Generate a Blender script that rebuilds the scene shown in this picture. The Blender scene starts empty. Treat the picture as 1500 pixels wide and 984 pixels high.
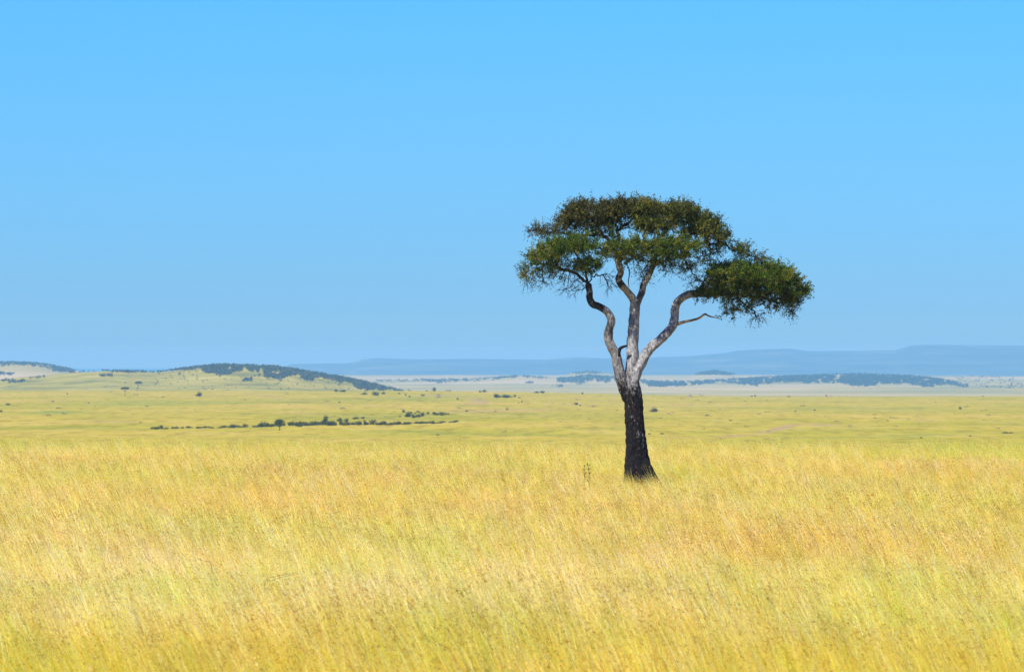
import bpy, math, random
import numpy as np
from mathutils import Vector

# ------------------------------------------------------------------ camera, sky, sun, exposure
K = 0.00012                     # radians per photo pixel: 200 mm lens on a 36 mm sensor, 1500 px wide
EYE = 3.43                      # standing up through the roof of a safari car
HOR = 550.0                     # photo row of the level line of sight
C = bpy.context.scene.collection
scene = bpy.context.scene

cam = bpy.data.cameras.new('camera')
cam.sensor_width = 36.0; cam.lens = 200.0
cam.clip_start = 0.5; cam.clip_end = 120000
cam.dof.use_dof = True; cam.dof.focus_distance = 160.0; cam.dof.aperture_fstop = 6.0
cam_o = bpy.data.objects.new('camera', cam); C.objects.link(cam_o)
cam_o.location = (0, 0, EYE)
cam_o.rotation_euler = (math.pi/2 + (HOR-492.0)*K, 0, 0)
scene.camera = cam_o

SUN_EL, SUN_AZ = math.radians(47), math.radians(215)     # azimuth clockwise from +Y: behind the camera, to the left
w = bpy.data.worlds.new('World'); scene.world = w; w.use_nodes = True
nt = w.node_tree; N = nt.nodes; L = nt.links
N.clear()
out = N.new('ShaderNodeOutputWorld'); bg = N.new('ShaderNodeBackground')
sky = N.new('ShaderNodeTexSky'); sky.sky_type = 'NISHITA'; sky.sun_disc = False
sky.sun_elevation = SUN_EL; sky.sun_rotation = SUN_AZ
sky.altitude = 1600; sky.air_density = 1.0; sky.dust_density = 0.3; sky.ozone_density = 1.5
# tint over the sky texture: it deepens to azure within a few degrees of the horizon
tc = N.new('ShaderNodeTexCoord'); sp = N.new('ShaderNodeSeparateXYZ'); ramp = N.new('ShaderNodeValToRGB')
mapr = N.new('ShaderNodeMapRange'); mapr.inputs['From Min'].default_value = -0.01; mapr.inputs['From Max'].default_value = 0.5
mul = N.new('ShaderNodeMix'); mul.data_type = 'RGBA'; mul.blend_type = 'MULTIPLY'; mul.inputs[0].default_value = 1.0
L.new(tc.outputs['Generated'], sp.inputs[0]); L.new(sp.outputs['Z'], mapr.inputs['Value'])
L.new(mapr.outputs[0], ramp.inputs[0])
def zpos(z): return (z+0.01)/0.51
SKY_RAMP = [(0.0, (0.6789, 0.5737, 0.4386)), (0.003, (0.6789, 0.5737, 0.4386)), (0.006, (0.2634, 0.3869, 0.4997)), (0.012, (0.1961, 0.3749, 0.656)), (0.024, (0.1664, 0.3982, 0.7374)), (0.042, (0.1579, 0.4303, 0.7885)), (0.066, (0.1354, 0.4605, 0.85)), (0.2, (0.2, 0.5, 1.2)), (0.5, (0.3, 0.62, 1.5))]  # upper stops, out of view, raised in blue to add light to the haze
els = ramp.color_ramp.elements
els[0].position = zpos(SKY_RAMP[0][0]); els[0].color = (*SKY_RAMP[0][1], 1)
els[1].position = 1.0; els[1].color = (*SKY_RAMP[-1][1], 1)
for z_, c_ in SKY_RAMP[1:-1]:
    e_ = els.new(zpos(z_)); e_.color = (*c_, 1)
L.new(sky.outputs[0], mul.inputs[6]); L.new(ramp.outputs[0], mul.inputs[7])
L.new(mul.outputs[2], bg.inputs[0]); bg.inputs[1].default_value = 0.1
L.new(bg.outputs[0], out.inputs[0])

sun = bpy.data.lights.new('sun', 'SUN'); sun.energy = 4.6; sun.angle = math.radians(0.53); sun.color = (1.0, 0.955, 0.88)
sun_o = bpy.data.objects.new('sun', sun); C.objects.link(sun_o)
sd = Vector((math.sin(SUN_AZ)*math.cos(SUN_EL), math.cos(SUN_AZ)*math.cos(SUN_EL), math.sin(SUN_EL)))
sun_o.rotation_euler = (-sd).to_track_quat('-Z', 'Y').to_euler(); sun_o.location = (0, 0, 60)

scene.view_settings.view_transform = 'Standard'; scene.view_settings.look = 'None'
scene.view_settings.exposure = 0.7; scene.view_settings.gamma = 1.0
scene.cycles.max_bounces = 6; scene.cycles.diffuse_bounces = 3; scene.cycles.transparent_max_bounces = 4
scene.cycles.volume_bounces = 0; scene.cycles.use_denoising = True; scene.cycles.use_adaptive_sampling = False
scene.cycles.denoising_input_passes = 'RGB_ALBEDO_NORMAL'; scene.cycles.denoising_prefilter = 'NONE'

rng = np.random.default_rng(7)
random.seed(7)

# ------------------------------------------------------------------ helpers
def tag(o, label=None, cat=None, group=None, kind=None):
    if label: o['label'] = label
    if cat: o['category'] = cat
    if group: o['group'] = group
    if kind: o['kind'] = kind
    return o

def link(name, me, mat=None, parent=None):
    o = bpy.data.objects.new(name, me); C.objects.link(o)
    if mat and me and not me.materials: me.materials.append(mat)
    if parent: o.parent = parent
    return o

def mesh_np(name, V, F, col=None, smooth=False):
    """V (n,3); F (m,k) with one k, or a list of such arrays."""
    Fs = [np.asarray(f, np.int32) for f in (F if isinstance(F, list) else [F]) if len(f)]
    me = bpy.data.meshes.new(name)
    V = np.ascontiguousarray(V, np.float32)
    me.vertices.add(len(V)); me.vertices.foreach_set('co', V.ravel())
    tot = sum(f.size for f in Fs); npoly = sum(len(f) for f in Fs)
    me.loops.add(tot); me.loops.foreach_set('vertex_index', np.concatenate([f.ravel() for f in Fs]))
    starts = np.concatenate([[0], np.cumsum(np.concatenate([np.full(len(f), f.shape[1]) for f in Fs]))[:-1]]).astype(np.int32)
    me.polygons.add(npoly); me.polygons.foreach_set('loop_start', starts)
    me.update(calc_edges=True)
    if smooth: me.polygons.foreach_set('use_smooth', np.ones(npoly, bool))
    if col is not None:
        a = me.attributes.new('col', 'FLOAT_COLOR', 'POINT')
        c4 = np.ones((len(V), 4), np.float32); c4[:, :3] = col
        a.data.foreach_set('color', c4.ravel())
    return me

def hash2(ix, iy, s):
    h = (ix.astype(np.int64)*374761393 + iy.astype(np.int64)*668265263 + s*2147483) & 0x7fffffff
    h = ((h ^ (h >> 13))*1274126177) & 0x7fffffff
    return ((h ^ (h >> 16)) & 0xffff)/65535.0
def vnoise(x, y, s=0):
    x0 = np.floor(x); y0 = np.floor(y); fx = x-x0; fy = y-y0
    fx = fx*fx*(3-2*fx); fy = fy*fy*(3-2*fy)
    a = hash2(x0, y0, s); b = hash2(x0+1, y0, s); c = hash2(x0, y0+1, s); d = hash2(x0+1, y0+1, s)
    return (a*(1-fx)+b*fx)*(1-fy)+(c*(1-fx)+d*fx)*fy - 0.5
def fbm(x, y, s=0, o=4):
    r = 0; a = 1.0
    for k in range(o):
        r = r + a*vnoise(x, y, s+k*17); x = x*2.03+5.1; y = y*2.03+1.7; a *= 0.5
    return r
def sstep(a, b, x):
    t = np.clip((x-a)/(b-a), 0, 1); return t*t*(3-2*t)

class Nodes:
    def __init__(s, name):
        s.m = bpy.data.materials.new(name); s.m.use_nodes = True
        s.t = s.m.node_tree; s.n = s.t.nodes; s.l = s.t.links; s.n.clear()
        s.out = s.n.new('ShaderNodeOutputMaterial')
    def new(s, t, **kw):
        n = s.n.new(t)
        for k, v in kw.items(): setattr(n, k, v)
        return n
    def noise(s, vec, scale, detail=3, rough=0.55, dist=0.0):
        n = s.new('ShaderNodeTexNoise'); n.inputs['Scale'].default_value = scale; n.inputs['Detail'].default_value = detail
        n.inputs['Roughness'].default_value = rough; n.inputs['Distortion'].default_value = dist
        s.l.new(vec, n.inputs['Vector']); return n.outputs['Fac']
    def ramp(s, fac, stops):
        r = s.new('ShaderNodeValToRGB'); e = r.color_ramp.elements
        e[0].position, e[1].position = stops[0][0], stops[-1][0]
        e[0].color = (*stops[0][1], 1); e[1].color = (*stops[-1][1], 1)
        for p, c in stops[1:-1]:
            q = e.new(p); q.color = (*c, 1)
        s.l.new(fac, r.inputs[0]); return r.outputs[0]
    def mix(s, a, b, fac, mode='MIX'):
        m = s.new('ShaderNodeMix', data_type='RGBA', blend_type=mode)
        for inp, v in ((m.inputs[0], fac), (m.inputs[6], a), (m.inputs[7], b)):
            if isinstance(v, bpy.types.NodeSocket): s.l.new(v, inp)
            elif isinstance(v, (int, float)): inp.default_value = v
            else: inp.default_value = (*v, 1)
        return m.outputs[2]
    def math(s, op, a, b=0.0):
        m = s.new('ShaderNodeMath', operation=op)
        for inp, v in ((m.inputs[0], a), (m.inputs[1], b)):
            if isinstance(v, bpy.types.NodeSocket): s.l.new(v, inp)
            else: inp.default_value = v
        return m.outputs[0]
    def attr(s, name): return s.new('ShaderNodeAttribute', attribute_name=name).outputs['Color']
    def pos(s, sc=None):
        p = s.new('ShaderNodeNewGeometry').outputs['Position']
        if sc:
            m = s.new('ShaderNodeVectorMath', operation='MULTIPLY'); s.l.new(p, m.inputs[0]); m.inputs[1].default_value = sc; p = m.outputs[0]
        return p
    def bsdf(s, col, rough=0.8, spec=0.2, bump=None, trans=0.0):
        b = s.new('ShaderNodeBsdfPrincipled')
        if isinstance(col, bpy.types.NodeSocket): s.l.new(col, b.inputs['Base Color'])
        else: b.inputs['Base Color'].default_value = (*col, 1)
        b.inputs['Roughness'].default_value = rough; b.inputs['Specular IOR Level'].default_value = spec
        if bump:
            bn = s.new('ShaderNodeBump'); bn.inputs['Strength'].default_value = bump[1]; bn.inputs['Distance'].default_value = bump[2]
            s.l.new(bump[0], bn.inputs['Height']); s.l.new(bn.outputs[0], b.inputs['Normal'])
        o = b.outputs[0]
        if trans:
            t = s.new('ShaderNodeBsdfTranslucent')
            if isinstance(col, bpy.types.NodeSocket): s.l.new(col, t.inputs[0])
            else: t.inputs[0].default_value = (*col, 1)
            mx = s.new('ShaderNodeMixShader'); mx.inputs[0].default_value = trans
            s.l.new(o, mx.inputs[1]); s.l.new(t.outputs[0], mx.inputs[2]); o = mx.outputs[0]
        s.l.new(o, s.out.inputs[0]); return s.m

# ------------------------------------------------------------------ terrain
def ylev(y, d): return EYE - (np.asarray(y)-HOR)*K*d      # height that stands at photo row y when d metres away
def prof(x, pts):
    p = np.array(pts, float); return np.interp(x, p[:, 0], p[:, 1])

HILL_L = [(-600, 556), (-300, 552), (-100, 551), (0, 555), (35, 550.5), (67, 548.5), (107, 545), (149, 542.5), (227, 544.5), (253, 542.5), (288, 538), (320, 535), (360, 535.5), (400, 537.5), (437, 542.5), (475, 549), (507, 554.5), (533, 560), (560, 567), (587, 573), (620, 580), (760, 590), (2600, 600)]
HILL_FL = [(-900, 545), (-400, 533), (-150, 529), (0, 530), (27, 530), (60, 532.5), (85, 536.5), (107, 541.5), (140, 550), (180, 560), (300, 568), (700, 567), (2600, 567)]
RIDGE = [(-1500, 557), (-600, 551), (0, 556), (480, 556), (549, 557), (700, 555), (761, 550), (812, 554), (830, 553.5), (860, 549.5), (903, 552.5), (950, 558), (998, 559), (1045, 557), (1097, 554), (1150, 551), (1207, 549), (1262, 547.5), (1335, 550.5), (1390, 556), (1423, 558), (1600, 557), (2000, 550), (2600, 556)]
KNOLLS = [(-1500, 552), (817, 552.5), (840, 545.5), (860, 543.5), (897, 547), (912, 552.5), (1010, 551.5), (1028, 546), (1047, 543.5), (1065, 546), (1085, 551.5), (2600, 551.5)]
SCARP = [(-1500, 520), (-900, 528), (-300, 545), (0, 556), (340, 556), (380, 549), (427, 533.2), (510, 532), (520, 530), (530, 526.7), (549, 524.5), (613, 526), (700, 525.7), (800, 526.7), (844, 523), (873, 524.7), (913, 526), (967, 523), (1010, 522), (1040, 519), (1060, 517.5), (1078, 514), (1100, 512.5), (1152, 510), (1185, 514), (1262, 513.5), (1310, 512.7), (1322, 510), (1331, 506.5), (1353, 504.7), (1500, 506), (1800, 503), (2600, 515)]

RING_D = np.array([0, 235, 330, 450, 700, 1200, 1350, 1500, 2000, 2800, 3500, 3800, 4100, 4800, 5400, 6500, 7400, 8600, 10400, 11500, 13000, 13800, 15000, 17000, 21000, 27000, 29500, 45000], float)
def rings(x):
    o = np.ones_like(x)
    drop = sstep(650, 1050, x)
    crest = prof(x, [(-2000, 572.5), (600, 572.5), (800, 575), (1100, 580.5), (3000, 581)])
    near = prof(x, [(-1500, -0.1), (0, 0.10), (300, 0.04), (700, 0.0), (1000, -0.12), (1300, -0.22), (1500, -0.26), (3000, -0.4)])
    z = [0*o, near, near-1.2, near-4.6, -8.0*o, -10.3*o, ylev(636, 1350)*o, ylev(625, 1500)*o,
         ylev(603+drop*4, 2000), ylev(585.5+drop*5, 2800), ylev(crest+1.2, 3500), ylev(crest, 3800), ylev(crest, 3800)-1.5,
         -17.0*o, ylev(prof(x, HILL_L)*.25+.75*585, 5400), ylev(prof(x, HILL_L), 6500), -26.0*o, ylev(575.5, 8600)*o,
         ylev(prof(x, HILL_FL), 10400), ylev(564.5, 11500)*o, ylev(prof(x, RIDGE), 13000), ylev(558, 13800)*o,
         ylev(prof(x, KNOLLS), 15000), ylev(prof(x, [(0, 549.2), (1100, 549.2), (1500, 551)]), 17000),
         -25.0*o, ylev(prof(x, SCARP), 27000), ylev(prof(x, SCARP)+2, 29500), 60*o]
    return np.array(z)                                    # (rings, n)
def height(x, y):
    """terrain height at world x, y (arrays of one shape)"""
    x = np.asarray(x, float); y = np.asarray(y, float)
    shp = np.broadcast(x, y).shape
    x = np.broadcast_to(x, shp).ravel(); y = np.broadcast_to(y, shp).ravel()
    px = 750 + x/(np.maximum(y, 400.0)*K)                # bearing, used as the coordinate across the land
    Z = rings(px)
    i = np.clip(np.searchsorted(RING_D, y, side='right')-1, 0, len(RING_D)-2)
    t = np.clip((y-RING_D[i])/(RING_D[i+1]-RING_D[i]), 0, 1)
    idx = np.arange(len(y))
    # Catmull-like monotone blend: smooth on hills, nearly linear on the plain
    z0, z1 = Z[i, idx], Z[i+1, idx]
    ts = t*t*(3-2*t); smooth = np.where((y > 3800), 0.75, 0.15)
    z = z0 + (z1-z0)*(t*(1-smooth)+ts*smooth)
    z += np.where(y < 330, 0.16*fbm(x/14, y/14, 3, 3), 0) + sstep(120, 200, y)*(1-sstep(320, 420, y))*0.22*fbm(x/9, y/60, 4, 3)
    z += -0.42*np.exp(-((y-169)/6.5)**2)*np.exp(-((x-7.0)/8.5)**4)       # dip added behind the tree to hide its cast shadow
    mid = sstep(1200, 1500, y)*(1-sstep(3600, 4200, y))
    z += mid*(0.9*fbm(x/160, y/220, 9, 4) + 0.15*fbm(x/25, y/40, 12, 2))
    hill = sstep(4600, 5600, y)*(1-sstep(18000, 20000, y))
    z += hill*(1.2*fbm(x/260, y/420, 21, 5) + y*1.6e-5*fbm(x/900, y/1500, 25, 3))
    sc = sstep(21000, 23500, y)
    z += sc*(9*fbm(x/500, y/2600, 31, 5)*(1-0.75*sstep(26000, 27200, y)) + 5*fbm(x/160, y/160, 37, 3)*0.35)
    return z.reshape(shp)
def from_photo(px, py, dmin=1250, dmax=26900, lift=0.0):
    """first point of the land met by the sight line through photo pixel px, py"""
    d = np.geomspace(dmin, dmax, 2600)
    x = (px-750)*K*d
    h = height(x, d); ray = EYE-(py-HOR)*K*d
    hit = np.nonzero(h+lift >= ray)[0]
    if len(hit) == 0: return None
    k = hit[0]; return (x[k], d[k], h[k])

cols_f = np.arange(-1250, 1251, 3)*K
side = np.geomspace(1250*K, 0.42, 30)[1:]
tcol = np.concatenate([-side[::-1], cols_f, side])
rows = np.concatenate([np.linspace(-260, 40, 12), np.linspace(45, 330, 96), np.linspace(336, 1300, 40)])
def by_row(ya, yb, n, da, db):                            # rows spread half by sight angle, half by distance
    t = np.linspace(0, 1, n); inv = 1/(1/da+(1/db-1/da)*t); return inv
rows = np.concatenate([rows, by_row(0, 0, 170, 1306, 3850), by_row(0, 0, 60, 3870, 7600), by_row(0, 0, 90, 7640, 19000), np.geomspace(19200, 30000, 70), np.geomspace(31000, 45000, 4)])
Y, T = np.meshgrid(rows, tcol, indexing='ij')
X = T*np.maximum(Y, 400.0)
Z = height(X, Y)
nr, nc = X.shape
V = np.stack([X.ravel(), Y.ravel(), Z.ravel()], 1)
a = (np.arange(nr-1)[:, None]*nc + np.arange(nc-1)[None, :]).ravel()
F = np.stack([a, a+1, a+nc+1, a+nc], 1)

# plant cover painted per vertex (a property of the land, it stays put): R green flush, G bare earth, B woodland floor
def blob(cx, cy, rx, ry, lo=0.3):                         # patch seen round photo pixel cx, cy, sized in metres on the ground
    p = from_photo(cx, cy)
    if p is None: return np.zeros_like(X)
    D = np.sqrt(((X-p[0])/rx)**2 + ((Y-p[1])/ry)**2) + 0.6*fbm(X/(rx*.5), Y/(ry*.5), 5, 3)
    return 1-sstep(lo, 1.1, D)
green = np.zeros_like(X); bare = np.zeros_like(X); wood = np.zeros_like(X)
for (cx, cy, rx, ry, s) in [(82, 603, 13, 60, .95), (60, 605, 20, 60, .4), (1350, 637, 9, 16, .8), (1365, 636, 6, 12, .7), (150, 628, 20, 30, .3), (640, 582, 40, 200, .35), (560, 632, 14, 20, .35), (1420, 634, 7, 12, .5),
                          (700, 636, 25, 30, .3), (1200, 640, 30, 22, .35), (1050, 597, 40, 160, .25), (230, 590, 50, 200, .3), (910, 628, 14, 25, .25), (1300, 600, 60, 200, .3), (400, 641, 40, 20, .3)]:
    green = np.maximum(green, s*blob(cx, cy, rx, ry))
def track(pts, wd, s):
    global bare
    w3 = [from_photo(*p) for p in pts]; w3 = [p for p in w3 if p]
    D = np.full(X.shape, 1e9)
    for p, q in zip(w3[:-1], w3[1:]):
        dx, dy = q[0]-p[0], q[1]-p[1]; l2 = dx*dx+dy*dy+1e-6
        t = np.clip(((X-p[0])*dx+(Y-p[1])*dy)/l2, 0, 1)
        D = np.minimum(D, np.hypot(X-p[0]-t*dx, Y-p[1]-t*dy))
    br = 0.55+0.9*vnoise(X/14, Y/30, 77)
    bare = np.maximum(bare, s*(1-sstep(wd*.4, wd*1.3, D))*np.clip(br, 0, 1))
track([(1050, 640), (1085, 637), (1118, 634), (1135, 630), (1160, 622), (1185, 621), (1221, 624), (1262, 626)], 2.4, .95)
track([(693, 583), (702, 587), (700, 590), (708, 592)], 5, .7)
track([(400, 582), (450, 588), (520, 592), (600, 597)], 4, .35)
track([(965, 640), (1000, 641), (1040, 640)], 2.2, .6)
track([(1400, 637), (1440, 638), (1500, 638)], 2, .6)
track([(360, 576), (375, 578), (400, 582)], 6, .35)
for (cx, cy, rx, ry, s) in [(75, 587, 9, 30, .6), (300, 580, 18, 60, .3), (640, 580, 18, 60, .4), (690, 592, 12, 40, .35), (745, 600, 30, 60, .35), (795, 600, 22, 40, .3), (1000, 593, 12, 50, .35), (1160, 601, 8, 30, .3),
                          (1355, 616, 5, 20, .35), (290, 580, 10, 60, .25), (700, 603, 26, 30, .4), (760, 599, 30, 30, .35), (850, 593, 14, 40, .35), (160, 618, 15, 20, .3), (430, 605, 18, 40, .25)]:
    bare = np.maximum(bare, s*blob(cx, cy, rx, ry))
PX = 750 + T/K*np.ones_like(Y)
ground_me = mesh_np('ground', V, F, smooth=True)
cov = ground_me.attributes.new('cover', 'FLOAT_COLOR', 'POINT')
c4 = np.zeros((V.shape[0], 4), np.float32); c4[:, 0] = green.ravel(); c4[:, 1] = bare.ravel(); c4[:, 2] = sstep(20000, 22000, Y).ravel(); c4[:, 3] = 1
cov.data.foreach_set('color', c4.ravel())

g = Nodes('savanna_ground')
p0 = g.pos(); pn = g.pos((1/26, 1/120, 0)); pf = g.pos((1/4.5, 1/42, 0)); pl = g.pos((1/170, 1/330, 0))
big = g.noise(pl, 1.0, 5, .65, .3); med = g.noise(pn, 1.0, 6, .68, .4); fine = g.noise(pf, 1.0, 5, .7)
c = g.ramp(med, [(.30, (.20, .20, .022)), (.43, (.35, .30, .022)), (.53, (.44, .34, .028)), (.62, (.53, .39, .085)), (.74, (.44, .29, .075))])
c2 = g.ramp(big, [(.34, (.24, .245, .022)), (.46, (.37, .305, .024)), (.56, (.45, .33, .042)), (.66, (.50, .35, .07))])
c = g.mix(c, c2, .55)
c = g.mix(c, (.42, .42, .36), g.math('MULTIPLY', g.ramp(fine, [(.48, (0, 0, 0)), (.72, (1, 1, 1))]), .85), 'MULTIPLY')
cv = g.new('ShaderNodeAttribute', attribute_name='cover'); sep = g.new('ShaderNodeSeparateColor'); g.l.new(cv.outputs['Color'], sep.inputs[0])
c = g.mix(c, (.17, .24, .04), g.math('MULTIPLY', sep.outputs[0], .85))
c = g.mix(c, (.36, .22, .13), sep.outputs[1])
# beyond the second rise the turf is drier and greyer
sy = g.new('ShaderNodeSeparateXYZ'); g.l.new(p0, sy.inputs[0])
mr = g.new('ShaderNodeMapRange'); g.l.new(sy.outputs['Y'], mr.inputs[0]); mr.inputs[1].default_value = 7000; mr.inputs[2].default_value = 9000
far_c = g.ramp(g.noise(g.pos((1/600, 1/700, 0)), 1.0, 6, .65, .5), [(.38, (.26, .225, .05)), (.5, (.43, .325, .08)), (.60, (.56, .39, .16))])
hill_c = g.ramp(g.noise(g.pos((1/70, 1/120, 1/12)), 1.0, 7, .75, .4), [(.34, (.15, .14, .02)), (.5, (.34, .275, .025)), (.66, (.50, .38, .07))])
mrh = g.new('ShaderNodeMapRange'); g.l.new(sy.outputs['Y'], mrh.inputs[0]); mrh.inputs[1].default_value = 4000; mrh.inputs[2].default_value = 4700
c = g.mix(c, hill_c, mrh.outputs[0])
c = g.mix(c, far_c, mr.outputs[0])
# the escarpment is covered in bush with paler scars
sc_c = g.ramp(g.noise(g.pos((1/500, 1/900, 1/25)), 1.0, 6, .7, .3), [(.38, (.07, .10, .08)), (.55, (.12, .14, .10)), (.74, (.30, .27, .20))])
c = g.mix(c, sc_c, sep.outputs[2])
# bare soil and litter under the near grass
mr2 = g.new('ShaderNodeMapRange'); g.l.new(sy.outputs['Y'], mr2.inputs[0]); mr2.inputs[1].default_value = 420; mr2.inputs[2].default_value = 300
c = g.mix(c, (.48, .38, .15), mr2.outputs[0])
hb = g.noise(g.pos((1/3, 1/6, 0)), 1.0, 5, .7)
g.bsdf(c, 0.95, 0.05, (hb, 0.35, 0.8))
ground = link('ground', ground_me, g.m)
tag(ground, 'open savanna plain running back to low hills and a blue escarpment', 'ground', kind='structure')

# ------------------------------------------------------------------ near grass
gm = Nodes('dry_grass')
gc = gm.attr('col')
n1 = gm.noise(gm.pos((1/3.4, 1/11, 0)), 1.0, 4, .6, .3); n2 = gm.noise(gm.pos((1/14, 1/34, 0)), 1.0, 3, .55); n3 = gm.noise(gm.pos((1.4, 1.2, 0)), 1.0, 2, .5)
gc = gm.mix(gc, gm.ramp(n1, [(.34, (.93, 1.0, .85)), (.47, (1.0, 1.0, .95)), (.56, (1.03, 1.0, .95)), (.66, (1.05, 1.04, 1.2))]), 1.0, 'MULTIPLY')
gc = gm.mix(gc, gm.ramp(n2, [(.38, (.96, 1.03, .85)), (.5, (1.0, 1.0, 1.0)), (.62, (1.02, .99, .97))]), 1.0, 'MULTIPLY')
gc = gm.mix(gc, gm.ramp(n3, [(.3, (.82, .86, .8)), (.6, (1.06, 1.04, 1.02))]), 1.0, 'MULTIPLY')
ti = gm.new('ShaderNodeAttribute', attribute_name='tint', attribute_type='INSTANCER')
gc = gm.mix(gc, ti.outputs['Color'], 1.0, 'MULTIPLY')
gm.bsdf(gc, 0.5, 0.15, None, 0.42)

BLADE = [((.86, .70, .16), .32), ((.80, .56, .07), .22), ((.52, .62, .05), .20), ((.96, .90, .50), .19), ((.50, .45, .20), .03), ((.72, .40, .08), .03)]
def tuft(seed, n, spread, hmin, hmax, heads, greens=1.0):
    r = np.random.default_rng(seed)
    VV, CC, FF = [], [], []; vi = 0
    lean0 = r.normal(.28, .07); side0 = r.normal(0, .08)
    pc = np.array([b[1] for b in BLADE]); pc[2] *= greens; pc /= pc.sum()
    for k in range(n):
        bx, by = r.normal(0, spread, 2); h = r.uniform(hmin, hmax)
        ci = r.choice(len(BLADE), p=pc); col = np.array(BLADE[ci][0])*r.uniform(.85, 1.12)
        green_b = ci == 2
        wd = r.uniform(.0028, .0055)*(1.25 if green_b else 1)
        lean = lean0+r.normal(0, .09); side_l = side0+r.normal(0, .09); bend = r.uniform(.1, .5)
        if green_b: h *= r.uniform(.6, .95)
        fa = r.uniform(-1.0, 1.0); wx, wy = math.cos(fa)*wd/2, math.sin(fa)*wd/2
        ts = [0, .4, .72, 1.0]; pts = []
        for t in ts:
            s = lean*t + bend*t*t*.5
            pts.append((bx - h*s*.85, by + h*side_l*t, h*t*(1-.18*bend*t)))
        for j, (p, t) in enumerate(zip(pts, ts)):
            f = 1.0-.55*t if j < 3 else .25
            VV += [(p[0]-wx*f, p[1]-wy*f, p[2]), (p[0]+wx*f, p[1]+wy*f, p[2])]
            c_ = col if not green_b else col + np.array([.12, .06, .01])*t
            CC += [c_, c_]
        for j in range(3): FF.append((vi+2*j, vi+2*j+1, vi+2*j+3, vi+2*j+2))
        vi += 8
        if r.random() < heads and not green_b:           # seed head: a loose spike of awned spikelets along the tip
            hc = np.array([(.50, .22, .04), (.78, .45, .09), (.26, .10, .03), (.88, .68, .28)][r.choice(4, p=[.36, .32, .14, .18])])
            tip = np.array(pts[3]); d = tip-np.array(pts[2]); d /= np.linalg.norm(d)+1e-6
            for q in range(r.integers(3, 7)):
                base = tip - d*r.uniform(-.03, .12)
                off = r.normal(0, 1, 3); off -= off.dot(d)*d*.6; off /= np.linalg.norm(off)+1e-6
                e = base + d*r.uniform(.02, .05) + off*r.uniform(.008, .03) + np.array([0, 0, -.008])
                sd_ = np.cross(e-base, r.normal(0, 1, 3)); sd_ /= np.linalg.norm(sd_)+1e-6; sd_ *= r.uniform(.0025, .005)
                m_ = (base+e)/2
                VV += [base, m_+sd_, e, m_-sd_]; c_ = hc*r.uniform(.8, 1.2); CC += [c_]*4
                FF.append((vi, vi+1, vi+2, vi+3)); vi += 4
    return mesh_np('grass_tuft', np.array(VV), np.array(FF), np.array(CC))
tuft_col = bpy.data.collections.new('grass_tufts')        # sources only, not linked into the scene
NV = 14
for k in range(NV):                                       # 0-4 bare pale stems, 5-8 full of seed heads, 9-10 green flush, 11-13 tall
    if k < 5: me = tuft(100+k, 20, .05, .48, .92, .08, .8)
    elif k < 9: me = tuft(100+k, 20, .06, .44, .82, .62, .7)
    elif k < 11: me = tuft(100+k, 24, .05, .44, .80, .08, 3.0)
    else: me = tuft(100+k, 13, .04, .8, 1.15, .3, .5)
    me.materials.append(gm.m)
    o = bpy.data.objects.new('grass_tuft_%02d' % k, me); tuft_col.objects.link(o)

def scatter(y0, y1, margin_px, dens):
    t0, t1 = (-750-margin_px)*K, (750+margin_px)*K
    area = (t1-t0)*(y1*y1-y0*y0)/2
    n = int(area*dens)
    y = np.sqrt(rng.uniform(y0*y0, y1*y1, n)); t = rng.uniform(t0, t1, n)
    return t*y, y
xs, ys = zip(*[scatter(43, 100, 230, 42), scatter(100, 180, 150, 30), scatter(180, 262, 110, 20), scatter(262, 300, 100, 6)])
gx, gy = np.concatenate(xs), np.concatenate(ys)
keep = rng.random(len(gx)) < 0.80 + 0.9*fbm(gx/2.6, gy/2.6, 41, 3)
TX, TY = (936-750)*K*160, 160.0
keep &= np.hypot(gx-TX, gy-TY) > .42
gx, gy = gx[keep], gy[keep]
gz = height(gx, gy)
n = len(gx)
hs = 0.85 + 0.42*fbm(gx/7, gy/9, 51, 3) + .22*fbm(gx/1.6, gy/5, 53, 2) + rng.normal(0, .09, n)
hs *= 1-.14*sstep(195, 250, gy); hs = np.clip(hs, .42, 1.4)
near_t = np.hypot(gx-TX, gy-TY); hs *= np.where((near_t < 1.6) & (gy < TY+.2), .62, 1)*np.where((np.abs(gx-TX-.1) < 1.2) & (gy > 150) & (gy < TY), .78, 1)
me = bpy.data.meshes.new('dry_grass'); me.vertices.add(n); me.vertices.foreach_set('co', np.stack([gx, gy, gz-.02], 1).astype(np.float32).ravel())
a_ = me.attributes.new('scl', 'FLOAT', 'POINT'); a_.data.foreach_set('value', hs.astype(np.float32))
a_ = me.attributes.new('idx', 'INT', 'POINT')
u = rng.random(n)
heads_p = np.clip(.28+.50*sstep(75, 120, gy)-.62*sstep(175, 225, gy) + .9*fbm(gx/7, gy/16, 63, 3), .05, .9)
green_p = np.clip(.10+.20*(1-sstep(55, 95, gy))+.30*sstep(185, 230, gy) + .7*fbm(gx/3.5, gy/9, 65, 3), .02, .6)
idx = rng.integers(0, 5, n); m_ = u < heads_p; idx[m_] = rng.integers(5, 9, m_.sum())
m_ = rng.random(n) < green_p; idx[m_] = rng.integers(9, 11, m_.sum())
tallm = rng.random(n) < .12+.25*np.clip(fbm(gx/5, gy/8, 61, 2), 0, 1); idx[tallm] = rng.integers(11, NV, tallm.sum())
a_.data.foreach_set('value', idx.astype(np.int32))
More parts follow.
